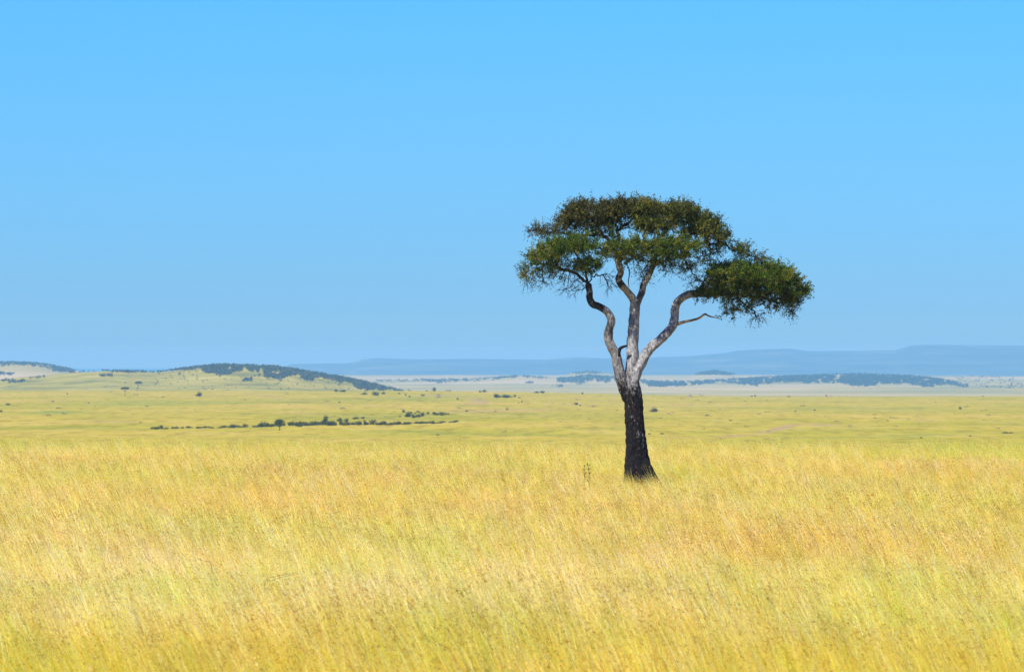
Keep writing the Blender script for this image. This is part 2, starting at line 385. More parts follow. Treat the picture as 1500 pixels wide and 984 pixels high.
# the stand's own colour from tuft to tuft: bleached, golden, still green, rusty, weathered grey
TN = np.array([(1.03, 1.03, 1.0), (1.12, 1.14, 1.55), (1.06, 1.0, .66), (.88, 1.04, .60), (1.10, .95, .70), (.66, .66, .68), (.60, .74, .48)])
pw = np.tile(np.array([.26, .22, .19, .13, .11, .05, .04]), (n, 1))
gpx = 750+gx/(gy*K); gpy = HOR+(EYE-.7)/(gy*K)
def spot(cx, cy, rx, ry): return np.exp(-((gpx-cx)/rx)**2-((gpy-cy)/ry)**2)
pale = spot(480, 845, 330, 45)*1.3+spot(140, 820, 170, 45)+spot(1330, 900, 130, 26)*.5+spot(30, 740, 90, 30)*.5+.9*np.clip(fbm(gx/6, gy/14, 81, 3), 0, 1)
gold = sstep(890, 950, gpy)*1.5+sstep(690, 650, gpy)*.4+.5*np.clip(fbm(gx/5, gy/12, 83, 3), 0, 1)
gren = spot(60, 960, 160, 50)+spot(640, 935, 200, 25)*.7+spot(1250, 935, 160, 30)*.8+spot(700, 760, 150, 20)*.6+spot(330, 770, 160, 18)*.6+spot(130, 640, 300, 14)*.6+sstep(668, 640, gpy)*.5+.9*np.clip(fbm(gx/3, gy/8, 85, 3), 0, 1)
rust = spot(750, 735, 900, 50)*.55+spot(1100, 730, 420, 40)*.15+spot(330, 730, 220, 22)*.6+.25*np.clip(fbm(gx/6, gy/16, 87, 3), 0, 1)
pw[:, 1] += .9*pale; pw[:, 2] += .45*gold; pw[:, 3] += .55*gren; pw[:, 4] += .40*rust
pw[:, 5] += .08*sstep(850, 930, gpy)+.08*np.clip(fbm(gx/1.5, gy/4, 89, 2), 0, 1); pw[:, 6] += .10*sstep(870, 960, gpy)
pw /= pw.sum(1)[:, None]; ch = (rng.random(n)[:, None] > np.cumsum(pw, 1)).sum(1).clip(0, 6)
tn = TN[ch]*rng.normal(1, .13, (n, 1)).clip(.65, 1.35)
low_ = sstep(870, 965, gpy)[:, None]; tn = tn*(1-low_*np.array([.04, .05, .32]))      # ranker, yellower growth in the hollow nearest the car
rim = sstep(205, 250, gy)[:, None]; tn = tn*(1-rim*np.array([.13, .08, .12]))         # greener, thinner sward along the rise
a_ = me.attributes.new('tint', 'FLOAT_VECTOR', 'POINT'); a_.data.foreach_set('vector', tn.astype(np.float32).ravel())
a_ = me.attributes.new('rot', 'FLOAT_VECTOR', 'POINT')
rot = np.zeros((n, 3), np.float32); rot[:, 2] = rng.normal(0, .33, n); rot[:, 1] = rng.normal(-.02, .09, n) - .16*fbm(gx/6, gy/10, 71, 2); rot[:, 0] = rng.normal(0, .08, n)
a_.data.foreach_set('vector', rot.ravel())
grass = link('dry_grass', me, gm.m)
tag(grass, 'tall dry golden grass leaning in the wind across the foreground', 'grass', kind='stuff')
ng = bpy.data.node_groups.new('grass_scatter', 'GeometryNodeTree')
ng.interface.new_socket('Geometry', in_out='INPUT', socket_type='NodeSocketGeometry'); ng.interface.new_socket('Geometry', in_out='OUTPUT', socket_type='NodeSocketGeometry')
gi, go = ng.nodes.new('NodeGroupInput'), ng.nodes.new('NodeGroupOutput')
ci = ng.nodes.new('GeometryNodeCollectionInfo'); ci.inputs['Collection'].default_value = tuft_col; ci.inputs['Separate Children'].default_value = True; ci.inputs['Reset Children'].default_value = True
ip = ng.nodes.new('GeometryNodeInstanceOnPoints'); ip.inputs['Pick Instance'].default_value = True
def named(nm, ty):
    q = ng.nodes.new('GeometryNodeInputNamedAttribute'); q.data_type = ty; q.inputs[0].default_value = nm; return q.outputs[0]
e2r = ng.nodes.new('FunctionNodeEulerToRotation')
ng.links.new(gi.outputs[0], ip.inputs['Points']); ng.links.new(ci.outputs[0], ip.inputs['Instance'])
ng.links.new(named('idx', 'INT'), ip.inputs['Instance Index']); ng.links.new(named('rot', 'FLOAT_VECTOR'), e2r.inputs[0]); ng.links.new(e2r.outputs[0], ip.inputs['Rotation'])
ng.links.new(named('scl', 'FLOAT'), ip.inputs['Scale']); ng.links.new(ip.outputs[0], go.inputs[0])
md = grass.modifiers.new('scatter', 'NODES'); md.node_group = ng
print('grass tufts', n)

# ------------------------------------------------------------------ the big thorn tree
PXM = 160*K                                               # metres per photo pixel at the tree
def tp(px, py, dy=0.0): return np.array([(px-750)*PXM, 160.0+dy, EYE-(py-HOR)*PXM])
BASE = np.array([TX, 160.0, float(height(np.array([TX]), np.array([160.0]))[0])])

def catmull(P, n):
    P = np.asarray(P, float); Q = np.vstack([2*P[0]-P[1], P, 2*P[-1]-P[-2]]); out_ = []
    for i in range(1, len(Q)-2):
        t = np.linspace(0, 1, n, endpoint=False)[:, None]
        p0_, p1, p2, p3 = Q[i-1], Q[i], Q[i+1], Q[i+2]
        out_.append(.5*((2*p1)+(-p0_+p2)*t+(2*p0_-5*p1+4*p2-p3)*t*t+(-p0_+3*p1-3*p2+p3)*t**3))
    out_.append(P[-1:]); return np.vstack(out_)
def tube(path, rad, sides, rough=0.0, seed=0, cap=True, rough_f=1.0, flare=None):
    """swept limb; rough = bark relief as a share of the radius"""
    path = np.asarray(path, float); n = len(path)
    d = np.gradient(path, axis=0); d /= np.linalg.norm(d, axis=1)[:, None]+1e-9
    u = np.cross(d[0], [0.0, 1.0, 0.0]);
    if np.linalg.norm(u) < .1: u = np.cross(d[0], [1.0, 0, 0])
    u /= np.linalg.norm(u); V_ = np.zeros((n, sides, 3))
    ang = np.linspace(0, 2*math.pi, sides, endpoint=False)
    ln = np.concatenate([[0], np.cumsum(np.linalg.norm(np.diff(path, axis=0), axis=1))])
    for i in range(n):
        u = u-u.dot(d[i])*d[i]; u /= np.linalg.norm(u); v = np.cross(d[i], u)
        r = np.full(sides, rad[i])
        if rough:
            ca, sa = np.cos(ang), np.sin(ang)
            r = r*(1+rough*(.9*fbm(ca*2.2+seed, sa*2.2+ln[i]*1.6*rough_f, seed, 3) + .8*fbm(ca*7+ln[i]*.6, sa*7+ln[i]*5.5*rough_f+seed, seed+9, 3)))
        if flare is not None: r = r*flare(ang, i)
        V_[i] = path[i]+np.outer(r*np.cos(ang), u)+np.outer(r*np.sin(ang), v)
    V_ = V_.reshape(-1, 3)
    i_, j_ = np.meshgrid(np.arange(n-1), np.arange(sides), indexing='ij'); j2 = (j_+1) % sides
    F_ = np.stack([i_*sides+j_, i_*sides+j2, (i_+1)*sides+j2, (i_+1)*sides+j_], -1).reshape(-1, 4)
    if cap:
        V_ = np.vstack([V_, path[-1:]+d[-1:]*rad[-1]*.7]); e = len(V_)-1; k = (n-1)*sides
        Ft = np.array([[k+j, k+(j+1) % sides, e, e] for j in range(sides)])[:, :3]
        return V_, [F_, Ft]
    return V_, [F_]
class Acc:
    def __init__(s): s.V = []; s.Q = []; s.T = []; s.C = []; s.n = 0
    def add(s, V_, F_, col=None):
        for f in (F_ if isinstance(F_, list) else [F_]):
            if len(f): (s.Q if np.asarray(f).shape[1] == 4 else s.T).append(np.asarray(f)+s.n)
        s.V.append(V_); s.n += len(V_)
        if col is not None: s.C.append(np.broadcast_to(col, (len(V_), 3)))
    def mesh(s, name, origin=(0, 0, 0), smooth=False):
        V_ = np.vstack(s.V)-np.asarray(origin)
        return mesh_np(name, V_, [np.vstack(a) for a in (s.Q, s.T) if a], np.vstack(s.C) if s.C else None, smooth)

# bark: pale grey where alive, scorched black up to about man height and on old burns
def make_bark(name, z0, z1, amt, lo):
    bk = Nodes(name)
    bp = bk.pos(); bs = bk.new('ShaderNodeSeparateXYZ'); bk.l.new(bp, bs.inputs[0])
    fz = bk.noise(bk.pos((7, 7, 2.2)), 1.0, 6, .7, .6); fb = bk.noise(bk.pos((2.2, 2.2, 1.3)), 1.0, 4, .6); fs = bk.noise(bk.pos((22, 22, 9)), 1.0, 4, .7)
    fv = bk.noise(bk.pos((30, 30, 6)), 1.0, 5, .75, .4)
    fz2 = bk.math('ADD', bk.math('MULTIPLY', fz, .5), bk.math('MULTIPLY', fv, .5))
    grey = bk.ramp(fz2, [(.39, (.035, .032, .032)), (.45, (.24, .23, .22)), (.53, (.43, .415, .39)), (.64, (.60, .58, .55))])
    grey = bk.mix(grey, (.42, .42, .44), bk.ramp(fs, [(.35, (1, 1, 1)), (.6, (0, 0, 0))]), 'MULTIPLY')
    char = bk.ramp(fs, [(.38, (.003, .003, .004)), (.54, (.007, .006, .007)), (.64, (.040, .024, .014)), (.8, (.13, .08, .045))])
    char = bk.mix(char, (.33, .30, .27), bk.ramp(bk.noise(bk.pos((5, 5, 2)), 1.0, 3, .6), [(.68, (0, 0, 0)), (.76, (1, 1, 1))]))
    hz = bk.new('ShaderNodeMapRange'); bk.l.new(bs.outputs['Z'], hz.inputs[0]); hz.inputs[1].default_value = 2.75; hz.inputs[2].default_value = 3.75
    burn = bk.math('ADD', hz.outputs[0], bk.math('ADD', bk.math('MULTIPLY', bk.math('SUBTRACT', fb, .5), 1.6), bk.math('MULTIPLY', bk.math('SUBTRACT', fv, .5), 2.4)))
    burn = bk.ramp(burn, [(.34, (1, 1, 1)), (.62, (0, 0, 0))])
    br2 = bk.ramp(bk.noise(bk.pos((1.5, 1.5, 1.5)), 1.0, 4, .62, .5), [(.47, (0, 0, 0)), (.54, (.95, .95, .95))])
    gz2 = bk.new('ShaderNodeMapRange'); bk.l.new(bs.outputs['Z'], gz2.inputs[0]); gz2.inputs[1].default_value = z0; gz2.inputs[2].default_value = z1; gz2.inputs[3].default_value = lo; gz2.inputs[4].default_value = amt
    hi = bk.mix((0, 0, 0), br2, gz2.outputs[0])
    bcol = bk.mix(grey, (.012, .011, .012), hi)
    bcol = bk.mix(bcol, char, burn)
    bk.bsdf(bcol, .85, .2, (bk.noise(bk.pos((26, 26, 9)), 1.0, 5, .75), 1.0, .05))
    return bk
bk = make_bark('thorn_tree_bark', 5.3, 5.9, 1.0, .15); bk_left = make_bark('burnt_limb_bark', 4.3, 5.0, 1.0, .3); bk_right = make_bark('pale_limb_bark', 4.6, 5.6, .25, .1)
dk = Nodes('twig_bark'); dk.bsdf(dk.ramp(dk.noise(dk.pos((4, 4, 4)), 1.0, 3), [(.35, (.016, .012, .010)), (.65, (.07, .055, .042))]), .9, .1)
soot = Nodes('soot_black_wood'); soot.bsdf((.012, .011, .012), .9, .1)
ow = Nodes('broken_wood'); ow.bsdf(ow.ramp(ow.noise(ow.pos((9, 9, 9)), 1.0, 3), [(.4, (.10, .07, .05)), (.6, (.42, .28, .14))]), .85, .1)

tree = bpy.data.objects.new('thorn_tree', None); C.objects.link(tree); tree.location = BASE
tag(tree, 'large lone flat-topped thorn tree with scorched black trunk standing in the golden grass', 'tree')
def limb(name, pts, sides=18, n=7, rough=.22, seed=1, flare=None, mat=None, label=None):
    P = np.array([tp(p[0], p[1], p[3] if len(p) > 3 else 0) for p in pts]); R = np.array([p[2] for p in pts])*PXM
    path = catmull(P, n); rr = catmull(np.stack([R, R, R], 1), n)[:, 0]
    A = Acc(); A.add(*tube(path, rr, sides, rough, seed, True, 1.0, flare))
    o = link(name, A.mesh(name, BASE, True), mat or bk.m, tree)
    if label: o['label'] = label
    return path, rr
nseg = 9
TRUNK = [(938, 738, 25), (937.5, 722, 23.5), (936, 706, 21), (934, 690, 18.8), (932.5, 668, 16.8), (931.5, 650, 15.6), (931, 630, 14.6), (929.5, 610, 13.9), (928, 590, 13.3), (926, 573, 12.6), (924.5, 560, 11.6), (925.5, 546, 10.4)]
def base_flare(ang, i):
    t = max(0, 1-i/(nseg*3.2)); return 1+t*t*(.26*np.cos(ang*5+.6)+.20*np.cos(ang*3+2.0))
limb('trunk', TRUNK, 40, nseg, .26, 3, base_flare, label='scorched black trunk with rough bark and traces of brown')
# root flare showing on the right
limb('root', [(940, 674, 9, -.1), (947, 686, 9, -.15), (953, 696, 8, -.2), (960, 704, 5.5, -.25), (968, 716, 4, -.3)], 14, 6, .2, 5)
limb('root', [(927, 688, 9, -.2), (921, 700, 7.5, -.25), (914, 716, 6, -.35)], 14, 6, .2, 6)
pathL, _ = limb('limb', [(922, 585, 9, 0), (914, 566, 8.4, -.05), (909, 552, 8, -.1), (905, 535, 7.4, -.15), (902, 520, 7.2, -.2), (896, 508, 7.0, -.28), (891.5, 498, 6.8, -.35), (891, 485, 6.1, -.45), (895, 471, 5.6, -.5), (890, 458, 5.3, -.55), (878, 449.5, 5.2, -.6), (868, 446, 5.2, -.65), (863.5, 438, 5, -.7), (863, 428, 4.6, -.75), (861, 417, 4.6, -.8)], 22, 6, .30, 11, label='snaking left limb, grey bark with dark burns', mat=bk_left.m)
pathM, _ = limb('limb', [(925, 570, 10.5, 0), (925.6, 548, 10.2, 0), (926.5, 525, 9.2, .05), (926.8, 505, 8.3, .1), (928.8, 483, 7.8, .15), (929.8, 463, 7.3, .2), (931, 448, 7.3, .2), (931.5, 440, 6.6, .2)], 26, 6, .27, 12, label='pale grey upright middle limb')
pathM1, _ = limb('limb', [(931, 446, 5.6, .2), (926, 435.5, 5.6, .15), (918, 425.5, 5.3, .05), (909.5, 416, 5.2, -.1), (906, 407.6, 4.6, -.2), (909.5, 399.5, 4.5, -.25), (907.5, 392, 4.7, -.3), (905, 382, 4.6, -.3), (901, 368, 4.0, -.3)], 18, 6, .22, 13)
pathM2, _ = limb('limb', [(932, 447, 5.4, .2), (936.7, 437, 4.7, .28), (941, 427, 4.8, .38), (943, 417.4, 4.8, .45), (948, 407.6, 4.8, .5), (952, 400, 4.6, .55), (957, 388, 4.2, .6)], 18, 6, .22, 14)
pathR, _ = limb('limb', [(928, 560, 7, -.1), (933, 545, 7.2, -.08), (938.5, 533, 7.2, 0), (948, 516, 7.2, .1), (958, 505, 6.9, .18), (968, 497, 6.7, .25), (978, 487, 6.4, .32), (985.5, 478, 6.4, .4), (989, 466, 6.2, .45), (989.2, 454, 6, .5), (993, 443, 5.7, .55), (1001.5, 435, 5.5, .6), (1012, 430.5, 5.2, .62), (1022, 428.5, 4.8, .65), (1036, 427, 4.2, .65)], 22, 6, .26, 15, label='long pale right limb curving up and out', mat=bk_right.m)
limb('stub', [(904, 528, 3.0, -.25), (906, 518, 3.0, -.3), (908, 511, 2.5, -.3), (912, 508.3, 2.2, -.3), (917.5, 506.5, 1.6, -.3)], 10, 5, .2, 16, mat=soot.m, label='short dead stub, burnt black')
limb('dead_branch', [(989, 475, 2.8, .38), (994, 474, 2.6, .35), (1004, 471, 2.1, .3), (1012, 469.5, 1.8, .3), (1024, 466, 1.7, .3), (1033, 460, 1.5, .3), (1038, 462.3, 1.2, .3), (1046, 464.5, .9, .3), (1054, 465.5, .5, .3)], 8, 5, .15, 17, mat=ow.m, label='thin bent dead branch without leaves')
limb('dead_branch', [(1003, 313, 1.3, -.9), (1004, 306, 1.4, -.9), (1002, 298, 1.6, -.9), (1007, 297.3, 1.1, -.9), (1014, 297.5, .9, -.9), (1018, 301, .6, -.9)], 7, 4, .15, 18, label='pale bleached stub above the crown')
limb('dead_branch', [(990, 341, .9, -1.9), (980, 332, 1.1, -2.0), (969, 323, 1.2, -2.1), (963, 317, .7, -2.1)], 6, 4, .1, 19, label='pale bleached twig on the crown')
limb('dead_branch', [(913, 384, .9, -.5), (920, 392, .8, -.5), (921.5, 402, .8, -.5), (920, 412, .7, -.5), (921, 421, .4, -.5)], 6, 4, .1, 20, mat=dk.m)

# crown: leaf pads, in photo px: cx, cy, rx, ry, depth m, depth radius m, leafiness, hue (0 brown .. 1 green), yellow, attractors
PADS = [
 (866, 314, 50, 22, .2, 1.5, .80, .18, .05, 330), (828, 325, 18, 13, .0, .7, .6, .15, .08, 50), (798, 339, 32, 11, -.2, .8, .30, .10, .15, 80), (826, 336, 20, 10, -.1, .6, .45, .15, .2, 45),
 (838, 361, 46, 13, -1.1, .9, .95, .85, .12, 190), (792, 378, 28, 14, -1.2, .8, .62, .75, .30, 95), (806, 372, 30, 13, -1.3, .7, .8, .85, .40, 85), (812, 395, 34, 14, -1.0, .8, .28, .6, .1, 80),
 (776, 398, 22, 12, -1.0, .6, .40, .6, .15, 70), (772, 410, 14, 8, -1.0, .5, .12, .5, .1, 40), (792, 412, 22, 12, -.9, .5, .06, .4, .05, 60), (858, 389, 27, 12, -.9, .7, .85, .8, .15, 95), (838, 408, 26, 15, -.7, .6, .03, .3, 0, 110), (836, 424, 26, 12, -.6, .5, .0, .3, 0, 70), (888, 404, 16, 12, -.8, .5, .04, .4, 0, 80), (893, 420, 14, 14, -.8, .4, .0, .4, 0, 90),
 (874, 338, 28, 10, .6, .8, .30, .2, .1, 70), (906, 300, 26, 11, .3, 1.2, .85, .15, .05, 110), (945, 306, 38, 14, .2, 1.6, .92, .35, .22, 250), (915, 330, 12, 10, .3, .6, .25, .3, .1, 26), (955, 330, 32, 12, -.4, 1.2, .85, .5, .35, 160),
 (903, 365, 30, 13, -1.2, .8, .85, .65, .25, 120), (945, 362, 36, 15, -1.6, .8, .95, .8, .35, 190), (993, 364, 33, 17, -1.5, .8, .92, .8, .25, 190), (925, 380, 22, 8, -.8, .6, .6, .5, .1, 50), (968, 386, 24, 9, -.9, .7, .45, .6, .1, 60),
 (943, 397, 15, 10, -.3, .5, .2, .5, .1, 30), (980, 398, 16, 7, -.6, .4, .1, .5, .1, 22), (1006, 392, 19, 12, -.8, .6, .30, .5, .1, 70), (1014, 410, 14, 16, -.5, .5, .08, .5, .1, 70), (943, 408, 14, 10, -.3, .5, .04, .5, .1, 36),
 (995, 312, 34, 16, .3, 1.6, .92, .42, .12, 240), (1035, 330, 28, 17, .2, 1.3, .85, .45, .22, 180), (1050, 348, 26, 13, 0, 1.0, .65, .4, .2, 100), (1012, 338, 20, 12, .4, .8, .6, .35, .15, 70),
 (1084, 366, 19, 13, .4, .8, .55, .55, .1, 75), (1114, 378, 16, 8, .5, .6, .30, .2, .1, 35), (1045, 368, 20, 10, .2, .7, .30, .5, .1, 42), (1030, 380, 14, 9, 0, .5, .3, .5, .1, 24),
 (1075, 402, 42, 20, .3, 1.4, .95, .85, .22, 330), (1124, 406, 45, 21, .6, 1.5, .98, .95, .25, 350), (1160, 424, 32, 18, .7, 1.1, .85, .7, .12, 160), (1050, 424, 28, 13, .2, .9, .75, .6, .1, 110), (1032, 434, 20, 8, .0, .5, .55, .6, .1, 42),
 (1095, 432, 42, 14, .5, 1.1, .50, .55, .1, 150), (1144, 440, 38, 14, .7, .9, .45, .35, .05, 110), (1160, 452, 15, 12, .7, .5, .15, .4, .05, 70), (1080, 450, 30, 10, .4, .6, .35, .6, .1, 55), (1110, 462, 17, 12, .5, .5, .12, .5, .1, 60), (1066, 461, 14, 6, .3, .4, .25, .6, .1, 20), (1062, 412, 20, 10, -.4, .5, .8, .6, .1, 40)]
# inner branches that carry the pads
INNER = [[(861, 417, -.8), (852, 408, -.85), (836, 400, -.9), (818, 394, -1.0), (796, 388, -1.1), (778, 388, -1.1)], [(861, 417, -.8), (866, 408, -.8), (874, 404, -.8), (884, 404, -.8)],
         [(861, 417, -.8), (858, 402, -.85), (852, 388, -.9), (843, 372, -1.0), (828, 364, -1.1)], [(901, 368, -.3), (897, 356, -.2), (886, 347, .1), (868, 344, .2), (846, 346, .1), (826, 343, -.1), (803, 341, -.2)],
         [(886, 347, .1), (876, 334, .2), (868, 322, .2), (850, 314, .1)], [(901, 368, -.3), (906, 352, 0), (904, 338, .2), (903, 328, .3), (908, 312, .3)], [(904, 338, .2), (918, 328, .1), (938, 316, .1), (955, 306, .2)],
         [(901, 368, -.3), (892, 366, -.8), (880, 366, -1.0), (860, 364, -1.1)], [(905, 382, -.3), (912, 374, -.8), (930, 366, -1.3), (948, 362, -1.5)],
         [(957, 388, .6), (962, 372, .5), (968, 354, .3), (976, 336, .2), (986, 320, .2), (996, 310, .3)], [(957, 388, .6), (970, 378, -.2), (984, 370, -.9), (1000, 364, -1.3)], [(968, 354, .3), (985, 350, .2), (1004, 346, .2), (1024, 338, .2), (1042, 332, .2)],
         [(985, 350, .2), (1010, 356, .1), (1036, 356, .1), (1058, 358, .3), (1080, 366, .4), (1108, 377, .5)], [(984, 370, -.9), (998, 380, -.8), (1010, 392, -.7), (1018, 406, -.5)], [(962, 372, .5), (952, 382, 0), (944, 394, -.3)],
         [(1036, 427, .65), (1052, 421, .5), (1070, 412, .4), (1092, 408, .4), (1118, 408, .6), (1145, 416, .7), (1164, 426, .7)], [(1036, 427, .65), (1056, 430, .4), (1078, 432, .4), (1102, 434, .5), (1128, 438, .6), (1150, 444, .7)],
         [(1078, 432, .4), (1090, 444, .4), (1106, 456, .5)], [(1022, 428.5, .65), (1028, 420, .3), (1036, 408, .1), (1044, 398, .0)]]
nodes = []; par = []; fixed_r = []
def add_node(p, pa, fr=0.0): nodes.append(p); par.append(pa); fixed_r.append(fr); return len(nodes)-1
key = {}
for br in INNER:
    P = catmull(np.array([tp(q[0], q[1], q[2]) for q in br]), 4)
    k0 = (br[0][0], br[0][1]); prev = key.get(k0)
    if prev is None: prev = add_node(P[0], -1)
    key[k0] = prev
    for j, p in enumerate(P[1:], 1):
        jit = rng.normal(0, .022, 3)
        prev = add_node(p+jit, prev)
        if j % 4 == 0: key[(br[j//4][0], br[j//4][1])] = prev
att = []; att_pad = []
for pi_, (cx, cy, rx, ry, dy, dr, *_r, na) in enumerate(PADS):
    na = int(na*1.6)
    q = rng.normal(0, 1, (na, 3)); q /= np.linalg.norm(q, axis=1)[:, None]; q *= rng.uniform(.15, 1, (na, 1))**.42
    rxx, ryy = max(rx-6, rx*.7), max(ry-4, ry*.62)
    pxs = cx+q[:, 0]*rxx; pys = cy+q[:, 1]*ryy*np.where(q[:, 1] < 0, .92, 1.0)
    att.append(np.stack([(pxs-750)*PXM, 160+dy+q[:, 2]*dr, EYE-(pys-HOR)*PXM], 1)); att_pad += [pi_]*na
att = np.vstack(att); att_pad = np.array(att_pad)
alive = np.ones(len(att), bool)
NP = np.array(nodes)
dist = np.linalg.norm(att[:, None, :]-NP[None], axis=2); near_i = dist.argmin(1); near_d = dist.min(1)
STEP, KILL = .115, .13
node_pad = {}
for it in range(70):
    m = alive & (near_d < 2.2)
    if not m.any(): break
    acc = {}
    dirs = att[m]-NP[near_i[m]]; dirs /= np.linalg.norm(dirs, axis=1)[:, None]+1e-9
    ii = near_i[m]; order = np.argsort(ii); ii = ii[order]; dirs = dirs[order]
    uq, st = np.unique(ii, return_index=True)
    sums = np.add.reduceat(dirs, st, axis=0)
    nn = np.linalg.norm(sums, axis=1); sums = sums/(nn[:, None]+1e-9)
    newp = NP[uq]+(sums+rng.normal(0, .28, sums.shape))*STEP
    base_i = len(NP)
    for k_, u_ in enumerate(uq): nodes.append(newp[k_]); par.append(int(u_)); fixed_r.append(0)
    NP = np.vstack([NP, newp])
    dn = np.linalg.norm(att[:, None, :]-newp[None], axis=2); j = dn.argmin(1); dm = dn.min(1)
    b = dm < near_d; near_d[b] = dm[b]; near_i[b] = base_i+j[b]
    alive &= near_d > KILL
par = np.array(par); NN = len(NP)
print('branch nodes', NN)
padw = np.linalg.norm(NP[:, None, :]-att[None, :, :], axis=2) if NN*len(att) < 4e7 else None
if padw is None:
    npad = np.empty(NN, int)
    for s_ in range(0, NN, 800): npad[s_:s_+800] = att_pad[np.linalg.norm(NP[s_:s_+800, None, :]-att[None], axis=2).argmin(1)]
else: npad = att_pad[padw.argmin(1)]
del padw
rad = np.zeros(NN); nch = np.zeros(NN, int)
for i in range(NN-1, -1, -1):
    if nch[i] == 0: rad[i] = .0062**2.35
    if par[i] >= 0: rad[par[i]] += rad[i]; nch[par[i]] += 1
rad = np.minimum(rad**(1/2.35), .072)
# chains
children = [[] for _ in range(NN)]
for i in range(NN):
    if par[i] >= 0: children[par[i]].append(i)
A = Acc()
starts = [(-1, i) for i in range(NN) if par[i] < 0]
while starts:
    p_, i = starts.pop()
    ch = [p_, i] if p_ >= 0 else [i]
    while True:
        kids = sorted(children[i], key=lambda k: -rad[k])
        for k in kids[1:]: starts.append((i, k))
        if not kids: break
        i = kids[0]; ch.append(i)
    if len(ch) < 2: continue
    r_ = rad[ch].copy();
    if p_ >= 0: r_[0] = min(r_[0], r_[1]*1.25)
    A.add(*tube(NP[ch], r_, 7 if r_[0] > .03 else (5 if r_[0] > .015 else 3), .12 if r_[0] > .03 else 0, 30, False))
o = link('branches', A.mesh('branches', BASE, True), dk.m, tree); tag(o, 'dark crooked branches inside the crown', kind='stuff')

# twigs and leaves
lf = Nodes('thorn_tree_leaf')
lf.bsdf(lf.attr('col'), .6, .12, None, .14)
tips = np.nonzero((rad < .017))[0]
groups = {}                                               # one foliage mesh for each of the crown's pads
def grp(pi_):
    cx, cy = PADS[pi_][0], PADS[pi_][1]
    if cx > 1020 and cy > 388 or cx > 1050 and cy > 385: return 'dense dark green right pad, hanging lowest'
    if cy < 350: return 'brown-green flat top of the crown' if cx < 925 else 'olive rounded top right of the crown'
    if cx < 885: return 'green left pad with bare twigs beneath'
    if cx < 1028: return 'bright green middle pad'
    return 'thin shoulder joining the top to the right pad'
crown_c = tp(960, 372)
for i in tips:
    pi_ = int(npad[i]); cx, cy, rx, ry, dy, dr, leafy, hue, yel, na = PADS[pi_]
    gname = grp(pi_)
    if gname not in groups: groups[gname] = (Acc(), Acc())
    tw, lv = groups[gname]
    pc_ = tp(cx, cy, dy); outw = (NP[i]-pc_)/np.array([rx*PXM, dr, ry*PXM]); outw = outw/(np.linalg.norm(outw)+1e-6)
    bd = NP[i]-NP[par[i]] if par[i] >= 0 else outw; bd = bd/(np.linalg.norm(bd)+1e-6)
    term = nch[i] == 0
    nt_ = 5 if term else 3
    if leafy < .15: nt_ = 3 if term else 1
    clump_y = rng.random() < yel
    for q in range(nt_):
        d = bd*.7+outw*.55+rng.normal(0, .55, 3); d[2] += (.22 if leafy > .15 else -.35)
        d /= np.linalg.norm(d)
        ln_ = rng.uniform(.08, .28)*(1.1 if leafy > .15 else 1.35)
        p1 = NP[i]+d*ln_*.5+rng.normal(0, .012, 3); p2 = p1+(d+rng.normal(0, .35, 3)*.7)*ln_*.5
        sd_ = np.cross(d, [0.3, .9, .2]); sd_ /= np.linalg.norm(sd_)+1e-9; wv = np.cross(d, sd_)
        r0 = .0042
        ring = lambda p, r: [p+sd_*r, p-sd_*r*.5+wv*r*.87, p-sd_*r*.5-wv*r*.87]
        Vt = np.array(ring(NP[i], r0)+ring(p1, r0*.8)+[p2])
        tw.add(Vt, [np.array([[0, 1, 4, 3], [1, 2, 5, 4], [2, 0, 3, 5]]), np.array([[3, 4, 6], [4, 5, 6], [5, 3, 6]])])
        nl = rng.poisson(30*leafy)
        if nl == 0: continue
        t = rng.uniform(0.05, 1.08, nl)[:, None]
        pos = np.where(t < .5, NP[i]+(p1-NP[i])*t*2, p1+(p2-p1)*(t-.5)*2)+rng.normal(0, .02, (nl, 3))
        a1 = rng.normal(0, 1, (nl, 3))+d*.8+np.array([0, 0, .35]); a1 /= np.linalg.norm(a1, axis=1)[:, None]
        a2 = np.cross(a1, rng.normal(0, 1, (nl, 3))); a2 /= np.linalg.norm(a2, axis=1)[:, None]+1e-9
        ll = rng.uniform(.024, .048, (nl, 1)); lw = ll*rng.uniform(.30, .45, (nl, 1))
        Vl = np.stack([pos, pos+a1*ll*.55+a2*lw, pos+a1*ll, pos+a1*ll*.5-a2*lw], 1).reshape(-1, 3)
        b_ = np.arange(nl)*4
        gr_ = np.array([.056, .104, .007]); br_ = np.array([.060, .048, .014]); ye_ = np.array([.24, .21, .024])
        c_ = gr_*hue+br_*(1-hue); c_ = c_*rng.uniform(.65, 1.35)
        if clump_y: c_ = c_*.5+ye_*.5
        cl = c_[None]*rng.uniform(.72, 1.28, (nl, 1)); yk = rng.random(nl) < .03; cl[yk] = ye_*.9
        lv.add(Vl, np.stack([b_, b_+1, b_+2, b_+3], 1), np.repeat(cl, 4, 0))
nl_tot = 0
for gname, (tw, lv) in groups.items():
    f_ = link('foliage', lv.mesh('foliage', BASE), lf.m, tree); tag(f_, gname, kind='stuff'); nl_tot += lv.n//4
    t_ = link('twigs', tw.mesh('twigs', (0, 0, 0)), dk.m, f_); t_.data.transform(__import__('mathutils').Matrix.Translation(-Vector(BASE))); tag(t_, kind='stuff')
print('leaves', nl_tot)

